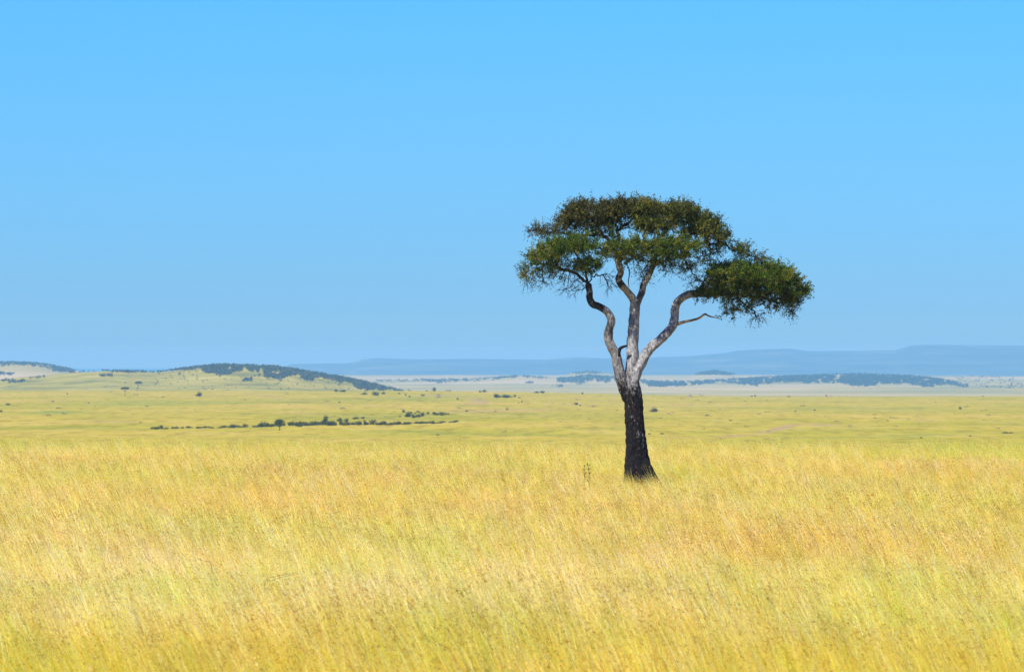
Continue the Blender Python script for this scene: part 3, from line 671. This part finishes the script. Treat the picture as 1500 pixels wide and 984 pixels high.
# ------------------------------------------------------------------ bushes and small trees on the plain
fl = Nodes('bush_leaf')
fl.bsdf(fl.attr('col'), .6, .2, None, .15)
def leaf_cloud(A_, c, r, n, size, col, seed, spread=.45):
    """leaf clumps through an uneven crown"""
    rg = np.random.default_rng(seed)
    q = rg.normal(0, 1, (n, 3)); q /= np.linalg.norm(q, axis=1)[:, None]; q *= rg.uniform(.1, 1, (n, 1))**.4
    lump = 1+spread*fbm(q[:, 0]*1.7+q[:, 2]+seed*3.1, q[:, 1]*1.7-q[:, 2]*.7+seed, seed, 3)*1.4
    pos = np.asarray(c)+q*np.asarray(r)*lump[:, None]
    a1 = rg.normal(0, 1, (n, 3)); a1 /= np.linalg.norm(a1, axis=1)[:, None]; a2 = np.cross(a1, rg.normal(0, 1, (n, 3))); a2 /= np.linalg.norm(a2, axis=1)[:, None]+1e-9
    s = size*rg.uniform(.6, 1.3, (n, 1))
    Vl = np.stack([pos-a1*s, pos+a2*s*.7, pos+a1*s, pos-a2*s*.7], 1).reshape(-1, 3); Vl[:, 2] = np.maximum(Vl[:, 2], .02) if abs(c[2]) < 2 and size < .5 and seed < 900 else Vl[:, 2]
    b_ = np.arange(n)*4; cl = np.asarray(col)[None]*rg.uniform(.6, 1.5, (n, 1))
    A_.add(Vl, np.stack([b_, b_+1, b_+2, b_+3], 1), np.repeat(cl, 4, 0))
def bush_mesh(seed, n=520, flat=1.0):                     # unit bush: about 1 high, 1.3 wide
    rg = np.random.default_rng(seed); A_ = Acc()
    for k in range(rg.integers(5, 9)):
        cx_, cy_ = rg.uniform(-.42, .42), rg.uniform(-.35, .35); h = rg.uniform(.38, .8)*flat*(1-abs(cx_)*.6)
        col = np.array([.062, .085, .028])*rg.uniform(.75, 1.3)
        leaf_cloud(A_, (cx_, cy_, h*.55), (.30, .28, h*.52), n//7, .055, col, seed*13+k)
    for k in range(7):
        x0 = rg.uniform(-.2, .2, 2); x1 = rg.uniform(-.5, .5, 2)
        A_.add(*tube([(x0[0], x0[1], -.05), (*(x0+x1)/2, .3), (x1[0], x1[1], .62*flat)], [.022, .016, .006], 4, 0, 0, False), np.array([.08, .065, .045]))
    return A_.mesh('bush')
BUSH = [bush_mesh(200+k, flat=[1, .8, 1, .7, .9, 1.1][k]) for k in range(6)]
for b_ in BUSH: b_.materials.append(fl.m)
bush_n = 0
def bush(px, py, wpx, hpx, label, group=None, name='bush', cat='bush', var=None):
    """a bush whose foot is seen at photo pixel px, py"""
    global bush_n
    p = from_photo(px, py)
    if p is None: return None
    o = link(name, BUSH[(bush_n if var is None else var) % 6]); bush_n += 1
    m_ = p[1]*K; o.location = (p[0], p[1], p[2]-.02*hpx*m_)
    o.scale = (wpx*m_/1.05, wpx*m_/1.05, hpx*m_/.72); o.rotation_euler = (0, 0, rng.uniform(0, 6.28))
    return tag(o, label, cat, group)
trunk_bk = Nodes('far_tree_bark'); trunk_bk.bsdf((.10, .085, .07), .9, .1)
def small_tree(px, py, hpx, wpx, label, seed, pads, lean=0.0, tr=.035, green_=(.045, .065, .024)):
    p = from_photo(px, py); m_ = p[1]*K; H = hpx*m_; W = wpx*m_
    o = link('acacia_tree', None) if False else bpy.data.objects.new('acacia_tree', None); C.objects.link(o); o.location = p
    tag(o, label, 'tree')
    A_ = Acc(); top = np.array([lean*H, 0, H*.66])
    A_.add(*tube(catmull([(0, 0, -.3), (lean*H*.3, 0, H*.25), (lean*H*.8, 0, H*.5), top], 4), np.linspace(tr*H, tr*H*.55, 13), 7, .15, seed, False))
    for (cx_, cz, rx, rz) in pads:
        e = np.array([cx_*W, 0, cz*H]); A_.add(*tube([top*.75, (top*.75+e)/2+np.array([0, .05*W, 0]), e], [tr*H*.45, tr*H*.3, tr*H*.15], 5, 0, 0, False))
    link('trunk', A_.mesh('trunk', smooth=True), trunk_bk.m, o)
    Bc = Acc()
    for k, (cx_, cz, rx, rz) in enumerate(pads):
        leaf_cloud(Bc, (cx_*W, 0, cz*H), (rx*W, rx*W*.9, rz*H), 420, .028*H, green_, seed*7+k, .5)
    link('crown', Bc.mesh('crown'), fl.m, o)
    return o
small_tree(183, 580.3, 13.5, 12, 'small flat-topped acacia on the left, the lower and nearer of the pair', 3, [(-.1, .88, .34, .13), (.18, .9, .32, .12), (-.32, .84, .2, .08), (.38, .85, .16, .08)], .03)
small_tree(201, 571.5, 13, 11, 'small flat-topped acacia on the left, leaning, set higher against the hill', 4, [(.1, .88, .34, .13), (.36, .9, .26, .12), (-.1, .84, .2, .09), (.55, .82, .14, .08)], .12)
small_tree(409.5, 630.5, 17, 15, 'dark round-headed little tree standing in front of the bush line', 5, [(0, .72, .42, .24), (-.25, .74, .3, .18), (.26, .7, .32, .2), (.05, .86, .28, .12)], .02, .05)

# single bushes: px, foot py, width px, height px, label
SINGLES = [
 (292, 580.5, 11, 8, 'dark bush right of the two small acacias, with a thin low spread at its foot'), (239, 582, 3, 2.5, 'tiny bush right of the two small acacias, below the hill'),
 (12, 593.5, 8, 3.5, 'low flat scrub at the far left of the plain'), (0, 603.5, 6, 6, 'dark bush cut by the left edge of the picture'), (77, 588.5, 5, 2.2, 'low brownish scrub between the left edge and the small acacias'),
 (493, 573.8, 6, 4, 'small dark bush on the crest under the wooded hill, left of a longer one'), (503, 574, 12, 4, 'long low bush on the crest under the wooded hill'), 
 (534, 578, 8, 5, 'dark bush below the end of the wooded hill, leftmost of a loose cluster'), (551, 579.5, 13, 7, 'largest bush of the loose cluster below the end of the wooded hill'), (562, 577, 6, 5, 'small bush at the right side of the loose cluster below the wooded hill'),
 (585, 577, 3, 3, 'tiny bush between the wooded hill and the lone round bush on the crest'), (594, 579.5, 3, 3, 'dot-like bush in a row of three under the crest, left'), (600, 581.5, 4, 3, 'dot-like bush in a row of three under the crest, lowest'), (620, 579.8, 7, 3.5, 'small flat bush under the crest below the lone round bush'),
 (636, 573.2, 6, 7, 'lone dark upright bush standing on the crest'), (625, 573.2, 2.4, 3, 'tiny bush just left of the lone upright bush on the crest'), (703, 574.5, 4, 4, 'left one of two small bushes on the skyline of the crest'), (709, 574.5, 5, 4.5, 'right one of two small bushes on the skyline of the crest'),
 (727, 582.6, 14, 7.5, 'left half of the big dark bush clump behind the thorn tree'), (742, 582.5, 17, 7, 'right half of the big dark bush clump behind the thorn tree'), (754, 582, 4, 5, 'small bush at the right end of the big dark clump'), (761, 583, 4, 2.6, 'tiny bush right of the big dark clump'),
 (670, 585, 4, 3.4, 'single tiny bush left of the big dark clump'), (764, 589.3, 3, 2.4, 'tiny dark dot of a bush below the big dark clump'), (743, 600, 5, 2.5, 'low dark scrub in the open left of the thorn tree'),
 (786, 575.6, 7, 4, 'left bush of the pair on the crest between clump and thorn tree'), (795, 575.8, 8, 4, 'right bush of the pair on the crest between clump and thorn tree'), (853, 577, 3.2, 4, 'tiny upright bush on the crest just left of the thorn tree'),
 (844, 592.8, 7, 4.5, 'small dark bush in a dry patch left of the thorn trunk'), (850, 594.5, 3, 2.5, 'dot of a bush below the one in the dry patch'), 
 (958.5, 603.5, 14.5, 8, 'round green bush just right of the thorn trunk'), (1101, 580.8, 3.4, 2.6, 'left dark shrub of a tiny pair on the right-hand crest'), (1106, 580.8, 3.4, 3, 'right dark shrub of a tiny pair on the right-hand crest'), (1155, 581, 4, 2.4, 'tiny dark shrub alone on the right-hand crest'),
 (1193, 601.5, 3.5, 3, 'tiny dark bush alone on the open plain at the right'), (1406.5, 599.5, 4, 4.6, 'small upright bush far right on the open plain'), (951, 636, 5, 2.4, 'low scrub tuft right of the trunk, left one of two'), (970, 635.8, 7, 2.8, 'low scrub tuft right of the trunk, right one of two'),
 (1349, 651.3, 5, 2.4, 'dark tuft close behind the golden grass at the right'), (1421, 639, 5, 2.4, 'low scrub beside the faint track at the far right'), (1475, 634.5, 16, 3, 'pale flat shrub near the right edge'),
 (597, 610.6, 9, 5, 'separate round bush above the middle of the bush line'), (608, 606, 4, 2.5, 'tiny bush above the separate round bush'), (1300, 616.5, 4, 2, 'flat scrub dot in the middle of the right-hand plain'), (684, 603, 5, 2.4, 'small dark scrub right of the bush thicket'), (641, 637.5, 4, 3, 'tiny green bush just behind the golden grass'),
 (130, 590.5, 3.5, 2, 'scrub dot under the lower small acacia'), (99, 577.5, 3.5, 2, 'scrub dot on the slope at the far left'), (497, 589.7, 4, 2.2, 'scrub dot in the open below the wooded hill'), (760, 590, 3, 2, 'second dark dot below the big dark clump'), (1165, 603, 4, 2, 'faint scrub dot left of the tiny bush at the right'),
 (1070, 616, 6, 2.2, 'faint low scrub midway across the right-hand plain')]
for s_ in SINGLES: bush(*s_)
# thicket right of the line and the long line itself
GT = 'bushes of the open thicket above the bush line'
LT = 'dark bush of the open thicket above the right end of the bush line'
for (px, py, w_, h_) in [(591, 604, 6, 6), (598, 611, 9, 9), (605, 612, 8, 7), (611, 611, 9, 6), (618, 610, 9, 7), (602, 605, 5, 4), (627, 606, 5, 4), (613, 604, 6, 3), (586, 611, 4, 3), (640, 608, 10, 5.5), (648, 608.5, 11, 6), (655, 607, 6, 4), (636, 606, 6, 4)]:
    bush(px, py, w_, h_, LT, GT)
GLn = 'bushes of the long dark line across the plain'
LLn = 'dark low bush in the long line of scrub across the plain'
SEG = ['in the short separate patch left of the scrub line', 'in the second short patch left of the scrub line', 'in the faint thin patch before the scrub line begins', 'in the scrub line left of the round-headed little tree', 'in the thick scrub line just right of the round-headed little tree', 'in the middle of the scrub line, right of its thickest stretch', 'in the scrub line below the open thicket', 'in the thin fading right-hand tail of the scrub line']
for seg_, (x0, x1, y0, y1, h0, h1) in enumerate([(219, 238, 628.5, 628, 4, 6), (249, 272, 627.5, 627, 3.5, 4.5), (282, 310, 627, 626.5, 2.5, 4), (318, 402, 626.5, 624.5, 3.5, 8), (402, 470, 623.5, 622.5, 8, 9), (470, 560, 622.5, 622, 6.5, 8), (560, 630, 622, 620, 5, 6.5), (630, 664, 620, 618, 2, 3)]):
    x = x0
    while x < x1:
        if rng.random() < .13: x += rng.uniform(3, 7); continue
        t = (x-x0)/(x1-x0); wv = rng.uniform(7, 13); hh = h0+(h1-h0)*t
        bush(x+wv/2, y0+(y1-y0)*t+rng.uniform(-.4, .7), wv, hh*rng.uniform(.6, 1.3), 'dark low bush '+SEG[seg_], 'bushes '+SEG[seg_])
        x += wv*rng.uniform(.38, .62)
for (px, py, h_) in [(477, 614, 12), (486, 618, 8), (498, 612, 8), (507, 614, 7), (438, 620, 8), (462, 618, 7), (521, 614, 4), (532, 613, 3.5), (408, 620, 9)]:
    bush(px, py+5 if h_ > 5 else py, rng.uniform(6, 9), h_, 'taller dark bush rising above the scrub line' if h_ > 5 else LT, 'taller bushes standing up out of the scrub line' if h_ > 5 else GT)

# faint low tussocks dotted over the plain, beyond counting
tu = Acc(); nq = 190
tx = rng.uniform(-1250, 1250, nq)*K; ty = 1/rng.uniform(1/3800, 1/1400, nq); tsz = rng.uniform(.25, .8, nq)*(ty/2300)
tzz = height(tx*ty, ty)
for k in range(nq): leaf_cloud(tu, (tx[k]*ty[k], ty[k], tzz[k]+tsz[k]*.3), (tsz[k]*1.8, tsz[k]*1.8, tsz[k]*.55), 26, tsz[k]*.3, np.array([.11, .10, .055])*rng.uniform(.6, 1.6), 900+k)
o = link('tussocks', tu.mesh('tussocks'), fl.m); tag(o, 'tiny scattered brownish tussocks dotted over the open plain', 'tussocks', kind='stuff')
# termite mounds: pale brown earth lumps on the right-hand crest
tm = Nodes('termite_earth'); tm.bsdf(tm.ramp(tm.noise(tm.pos((.8, .8, .8)), 1.0, 4), [(.35, (.17, .11, .08)), (.65, (.30, .20, .15))]), .95, .05, (tm.noise(tm.pos((3, 3, 3)), 1.0, 4), .6, .2))
def mound(px, py, wpx, hpx, label, seed):
    p = from_photo(px, py); m_ = p[1]*K
    rr = np.array([1, .93, .8, .62, .42, .2, .04]); zz = np.array([-.1, .12, .38, .62, .82, .95, 1.0])
    n_ = 16; ang = np.linspace(0, 2*math.pi, n_, endpoint=False)
    R = rr[:, None]*(1+.35*fbm(np.cos(ang)[None]*1.5+seed+zz[:, None], np.sin(ang)[None]*1.5+zz[:, None]*2, seed, 3))
    V_ = np.stack([R*np.cos(ang)*wpx*m_/2, R*np.sin(ang)*wpx*m_/2, np.repeat(zz[:, None], n_, 1)*hpx*m_*(1+.12*np.cos(ang*2+seed))], -1).reshape(-1, 3)
    i_, j_ = np.meshgrid(np.arange(6), np.arange(n_), indexing='ij'); j2 = (j_+1) % n_
    F_ = np.stack([i_*n_+j_, i_*n_+j2, (i_+1)*n_+j2, (i_+1)*n_+j_], -1).reshape(-1, 4)
    o = link('termite_mound', mesh_np('termite_mound', V_, F_, smooth=True), tm.m); o.location = p
    return tag(o, label, 'termite mound')
mound(1010.5, 581, 6, 3.4, 'brown earth mound on the crest right of the thorn tree', 1)
mound(1210.5, 581, 3.6, 4, 'upright brown earth mound on the right-hand crest, left of a flatter one', 2)
mound(1217, 581, 6, 2.2, 'flat brown earth mound on the right-hand crest, beside an upright one', 3)
mound(642.5, 581, 8, 2.6, 'low reddish earth mound below the lone upright bush', 4)

# ------------------------------------------------------------------ far woods: nobody could count them
def inpoly(px, py, poly):
    c_ = np.zeros(len(px), bool); n_ = len(poly)
    for i in range(n_):
        (x1, y1), (x2, y2) = poly[i], poly[(i+1) % n_]
        m = ((y1 > py) != (y2 > py)); xx = (x2-x1)*(py-y1)/((y2-y1) if y2 != y1 else 1e-9)+x1
        c_ ^= m & (px < xx)
    return c_
def ray_batch(px, py, dmin, dmax, nd=500):
    d = np.geomspace(dmin, dmax, nd); res = []
    for s_ in range(0, len(px), 400):
        P_, Q_ = px[s_:s_+400, None], py[s_:s_+400, None]
        xx = (P_-750)*K*d[None]; h = height(xx, np.broadcast_to(d[None], xx.shape)); ry = EYE-(Q_-HOR)*K*d[None]
        hit = h >= ry; k = hit.argmax(1); ok = hit.any(1)
        r_ = np.arange(len(k)); res.append(np.stack([xx[r_, k], d[k], h[r_, k], ok], 1))
    return np.vstack(res)
def wood(name, label, polys, dmin, dmax, hpx, dens, leaf_n, seed, col, thin=.35, skyline=None):
    rg = np.random.default_rng(seed); PXs, PYs = [], []
    for poly in polys:
        x0, x1 = min(p[0] for p in poly), max(p[0] for p in poly); y0, y1 = min(p[1] for p in poly), max(p[1] for p in poly)
        n_ = int((x1-x0)*(y1-y0)*dens); a_ = rg.uniform(x0, x1, n_); b_ = rg.uniform(y0, y1, n_)
        k = inpoly(a_+4*fbm(a_/9, b_/5, seed, 3)+rg.normal(0, 1.5, n_), b_+3.6*fbm(a_/6, b_/3, seed+3, 4)+rg.normal(0, .8, n_), poly) & (fbm(a_/8, b_/3.5, seed+5, 3) > -thin)
        PXs.append(a_[k]); PYs.append(b_[k])
    R = ray_batch(np.concatenate(PXs), np.concatenate(PYs), dmin, dmax); R = R[R[:, 3] > 0]
    if skyline is not None:                               # trees standing along the ridge line itself
        x0, x1, dr_, n_ = skyline
        sx = rg.uniform(x0, x1, n_); sx = sx[fbm(sx/6, sx*0+.5, seed+8, 3) > -.22]; dd = dr_+rg.normal(0, 30, len(sx)); wx = (sx-750)*K*dd
        R = np.vstack([R, np.stack([wx, dd, height(wx, dd), np.ones(len(sx))], 1)])
    n_ = len(R); m_ = R[:, 1]*K; H = hpx*m_*rg.uniform(.55, 1.35, n_)
    q = rg.normal(0, 1, (n_, leaf_n, 3)); q /= np.linalg.norm(q, axis=2)[..., None]; q *= rg.uniform(.2, 1, (n_, leaf_n, 1))**.5
    rad_ = np.stack([H*.75, H*.75, H*.42], 1)[:, None, :]
    pos = R[:, None, :3]+q*rad_+np.array([0, 0, .5])*H[:, None, None]
    pos = pos.reshape(-1, 3); tot = len(pos)
    a1 = rg.normal(0, 1, (tot, 3)); a1 /= np.linalg.norm(a1, axis=1)[:, None]; a2 = np.cross(a1, rg.normal(0, 1, (tot, 3))); a2 /= np.linalg.norm(a2, axis=1)[:, None]+1e-9
    s = np.repeat(H, leaf_n)[:, None]*.26
    Vl = np.stack([pos-a1*s, pos+a2*s, pos+a1*s, pos-a2*s], 1).reshape(-1, 3); b_ = np.arange(tot)*4
    cl = np.asarray(col)[None]*np.repeat(rg.uniform(.7, 1.4, (n_, 1)), leaf_n, 0)*rg.uniform(.8, 1.25, (tot, 1))
    o = link(name, mesh_np(name, Vl, np.stack([b_, b_+1, b_+2, b_+3], 1), np.repeat(cl, 4, 0)), fl.m)
    print(name, n_, tot)
    return tag(o, label, 'woodland', kind='stuff')
DG = (.038, .05, .024); DH = (.058, .064, .03)
wood('woodland', 'dark thornbush wood covering the crest and falling end of the left hill',
     [[(288, 535), (320, 532), (358, 533), (361, 536), (347, 545), (333, 549), (316, 550), (300, 545), (296, 538)],
      [(361, 534), (400, 535), (437, 540), (475, 547), (507, 552), (533, 558), (560, 564), (590, 571), (600, 573), (566, 571.5), (535, 572), (520, 566), (505, 560), (480, 556), (462, 553), (457, 558), (447, 558), (440, 550), (425, 549), (410, 556), (395, 554), (375, 549), (359, 541)],
      [(250, 542), (262, 540), (288, 536), (296, 537), (290, 541), (276, 542.5), (262, 542)], [(353, 556), (369, 555), (369, 559), (353, 559)],
      [(476, 547), (484, 547), (500, 553), (520, 557), (548, 566), (530, 570), (500, 556)]],
     4700, 6900, 3.2, 1.2, 12, 11, DH, .20, (250, 590, 6480, 420))
wood('scrub', 'scattered dark scrub along the long left shoulder of the hill',
     [[(40, 553), (60, 551), (66, 553), (50, 555)], [(100, 545), (133, 542), (137, 543.5), (100, 546.5)], [(162, 543), (218, 543), (218, 546), (186, 547), (184, 545), (162, 545)], [(222, 543), (244, 543), (244, 545), (222, 545)],
      [(3, 558), (12, 557), (36, 556.5), (36, 559), (14, 561), (3, 560)], [(150, 549), (165, 549), (165, 553), (146, 552)], [(262, 546), (266, 546), (266, 549), (262, 549)]],
     4700, 6900, 2.6, 1.2, 12, 12, DH, .2, (100, 250, 6480, 70))
wood('woodland', 'blue-grey wood along the top of the farthest hill at the left edge',
     [[(-60, 529), (0, 529), (30, 529), (60, 531.5), (85, 535.5), (110, 541), (108, 545), (80, 545), (78, 541), (85, 540), (60, 536), (30, 534), (10, 536), (-60, 536)], [(-40, 545), (18, 546), (22, 549), (-40, 551)]],
     8700, 11000, 2.0, 1.7, 9, 13, DG, .35, (-60, 112, 10380, 110))
wood('woodland', 'thin blue-grey belt of trees on the far plain between left hill and thorn tree',
     [[(549, 557), (610, 556), (667, 555), (700, 554), (735, 550.5), (761, 548.5), (785, 549), (812, 552), (800, 554), (765, 552), (735, 555), (700, 556.5), (660, 557.5), (656, 560), (640, 561.5), (630, 558), (549, 558)],
      [(767, 560), (781, 559), (781, 562), (767, 562)], [(523, 551), (545, 552), (545, 553), (523, 553)]],
     9000, 13300, 1.8, 1.8, 9, 14, DG, .3, (690, 812, 12980, 60))
wood('woodland', 'blue-grey wooded swell on the far plain just left of the thorn trunk',
     [[(816, 553), (835, 550.5), (860, 549), (900, 551), (925, 554), (955, 559), (1000, 561), (950, 564), (925, 559), (900, 558), (880, 560), (862, 558), (848, 562), (835, 560), (824, 562), (816, 557)], [(807, 564), (824, 564), (824, 567), (807, 567)]],
     9000, 13300, 2.0, 1.9, 9, 15, DG, .2, (816, 920, 12980, 70))
wood('woodland', 'broad blue-grey wood on the long low rise at the right',
     [[(950, 563), (998, 559.5), (1045, 556.5), (1097, 553), (1150, 550.5), (1207, 548), (1262, 547), (1335, 550), (1365, 553), (1392, 558), (1423, 566.5), (1410, 567), (1380, 562), (1364, 567), (1340, 563), (1317, 561), (1285, 564), (1251, 565.5), (1225, 560), (1195, 561), (1155, 558.5), (1128, 562), (1100, 566), (1085, 562), (1080, 559), (1045, 560), (1000, 565), (950, 567)],
      [(1056, 560), (1090, 559), (1088, 562), (1056, 561.5)]],
     9000, 13300, 2.1, 2.3, 9, 16, DG, .32, (1090, 1385, 12980, 200))
wood('woodland', 'dark wooded cap of the small round hill far right of the trunk',
     [[(1018, 548), (1030, 545.5), (1047, 543.5), (1065, 545.5), (1080, 549), (1060, 549.4), (1018, 549.4)]], 13300, 15300, 2.0, 4.5, 8, 17, DG, 1.0, (1022, 1076, 14960, 90))
wood('woodland', 'sparse trees on top of the small grassy hill far left of the trunk',
     [[(838, 546), (860, 543.5), (885, 545.5), (870, 547), (845, 548)]], 13300, 15300, 1.7, 2.0, 8, 18, DG, .3, (838, 880, 14960, 40))
wood('scrub', 'scattered dots of scrub on the far plain at the right edge',
     [[(1375, 549), (1500, 552), (1500, 569), (1440, 568), (1390, 556)], [(1436, 549.5), (1452, 550), (1452, 552), (1436, 552)], [(1436, 565), (1500, 565), (1500, 568), (1436, 568)]], 9000, 16900, 1.7, .22, 8, 19, DG, .05)

wood('scrub', 'single dark bushes scattered over the grassy face of the left hill', [[(240, 548), (300, 540), (480, 552), (580, 571), (300, 572), (150, 566)]], 4700, 6900, 2.0, .02, 10, 21, DH, 1.0)
# ------------------------------------------------------------------ small things in the near grass
wd = Nodes('weed_leaf'); wd.bsdf(wd.attr('col'), .6, .2, None, .2)
def weed(px, py, hpx, d, label, seed):
    m_ = d*K; x = (px-750)*m_; z = float(height(np.array([x]), np.array([d]))[0]); A_ = Acc(); rg = np.random.default_rng(seed); H = EYE-(py-HOR)*m_-z
    stem = catmull([(0, 0, 0), (.02, 0, H*.5), (rg.uniform(-.05, .09), 0, H)], 5)
    A_.add(*tube(stem, np.linspace(.014, .006, len(stem)), 5, 0, 0, True), np.array([.12, .13, .04]))
    for p in stem[5:]:
        for q in range(4):
            a_ = rg.uniform(0, 6.28); d_ = np.array([math.cos(a_), math.sin(a_)*.6, rg.uniform(.6, 1.4)]); d_ /= np.linalg.norm(d_); s_ = np.array([-d_[1], d_[0], .1])*.022; l_ = rg.uniform(.08, .15)
            A_.add(np.array([p, p+d_*l_*.5+s_, p+d_*l_, p+d_*l_*.5-s_]), np.array([[0, 1, 2, 3]]), np.array([.045, .075, .015])*rg.uniform(.7, 1.3))
    o = link('weed', A_.mesh('weed'), wd.m); o.location = (x, d, z); tag(o, label, 'weed')
weed(855, 684, 10, 151, 'small green forked weed left of the trunk, shorter left stem', 1)
weed(862.5, 683, 14, 150.6, 'small green forked weed left of the trunk, thicker right stem', 2)
def stalk(pts, d, rad_, label):
    m_ = d*K; P = np.array([((px-750)*m_, d, EYE-(py-HOR)*m_) for px, py in pts]); o0 = P[0].copy(); o0[2] = float(height(P[:1, 0], P[:1, 1])[0])
    P = catmull(np.vstack([o0+np.array([.05, 0, 0]), P]), 6); A_ = Acc(); A_.add(*tube(P, np.linspace(rad_, rad_*.4, len(P)), 5, 0, 0, True), np.array([.15, .11, .05]))
    rg = np.random.default_rng(int(pts[0][0]))
    for p in P[len(P)//2::2]:
        for q in range(1):
            e = p+rg.normal(0, .02, 3)+np.array([.02, 0, 0]); A_.add(np.array([p, (p+e)/2+[0, 0, .005], e, (p+e)/2-[0, 0, .005]]), np.array([[0, 1, 2, 3]]), np.array([.32, .22, .07]))
    o = link('bent_grass_stalk', A_.mesh('stalk', o0), wd.m); o.location = o0; tag(o, label, 'grass stalk')
stalk([(388, 856), (398, 850), (412, 845), (430, 841)], 76, .0065, 'dark arching dry stalk bent right over the grass, lower left')
stalk([(392, 853), (402, 845), (418, 840.5), (437, 839)], 76.6, .005, 'upper of two arching dry stalks bent over the grass, lower left')
stalk([(310, 828), (300, 822), (290, 818), (279, 813)], 82, .006, 'dark dry stalk leaning left in the grass at the left')

# ------------------------------------------------------------------ haze
zl, zh = float(Z.min())-1.5, float(Z.max())+14
x_, y0_, y1_ = 0.42*45000+400, -300.0, 45400.0
Vh = np.array([(sx*x_, yy, zz) for zz in (zl, zh) for yy in (y0_, y1_) for sx in (-1, 1)])
Fh = np.array([[0, 2, 3, 1], [4, 5, 7, 6], [0, 1, 5, 4], [2, 6, 7, 3], [0, 4, 6, 2], [1, 3, 7, 5]])
hzm = Nodes('haze_air')
pv = hzm.new('ShaderNodeVolumePrincipled'); pv.inputs['Color'].default_value = (.37, .82, 1.0, 1); pv.inputs['Density'].default_value = 5.6e-5; pv.inputs['Anisotropy'].default_value = 0.0
hzm.l.new(pv.outputs[0], hzm.out.inputs['Volume'])
haze = link('haze', mesh_np('haze', Vh, Fh), hzm.m)
tag(haze, 'thin blue haze over the far plain and hills', 'haze', kind='stuff')
print('haze box', zl, zh)
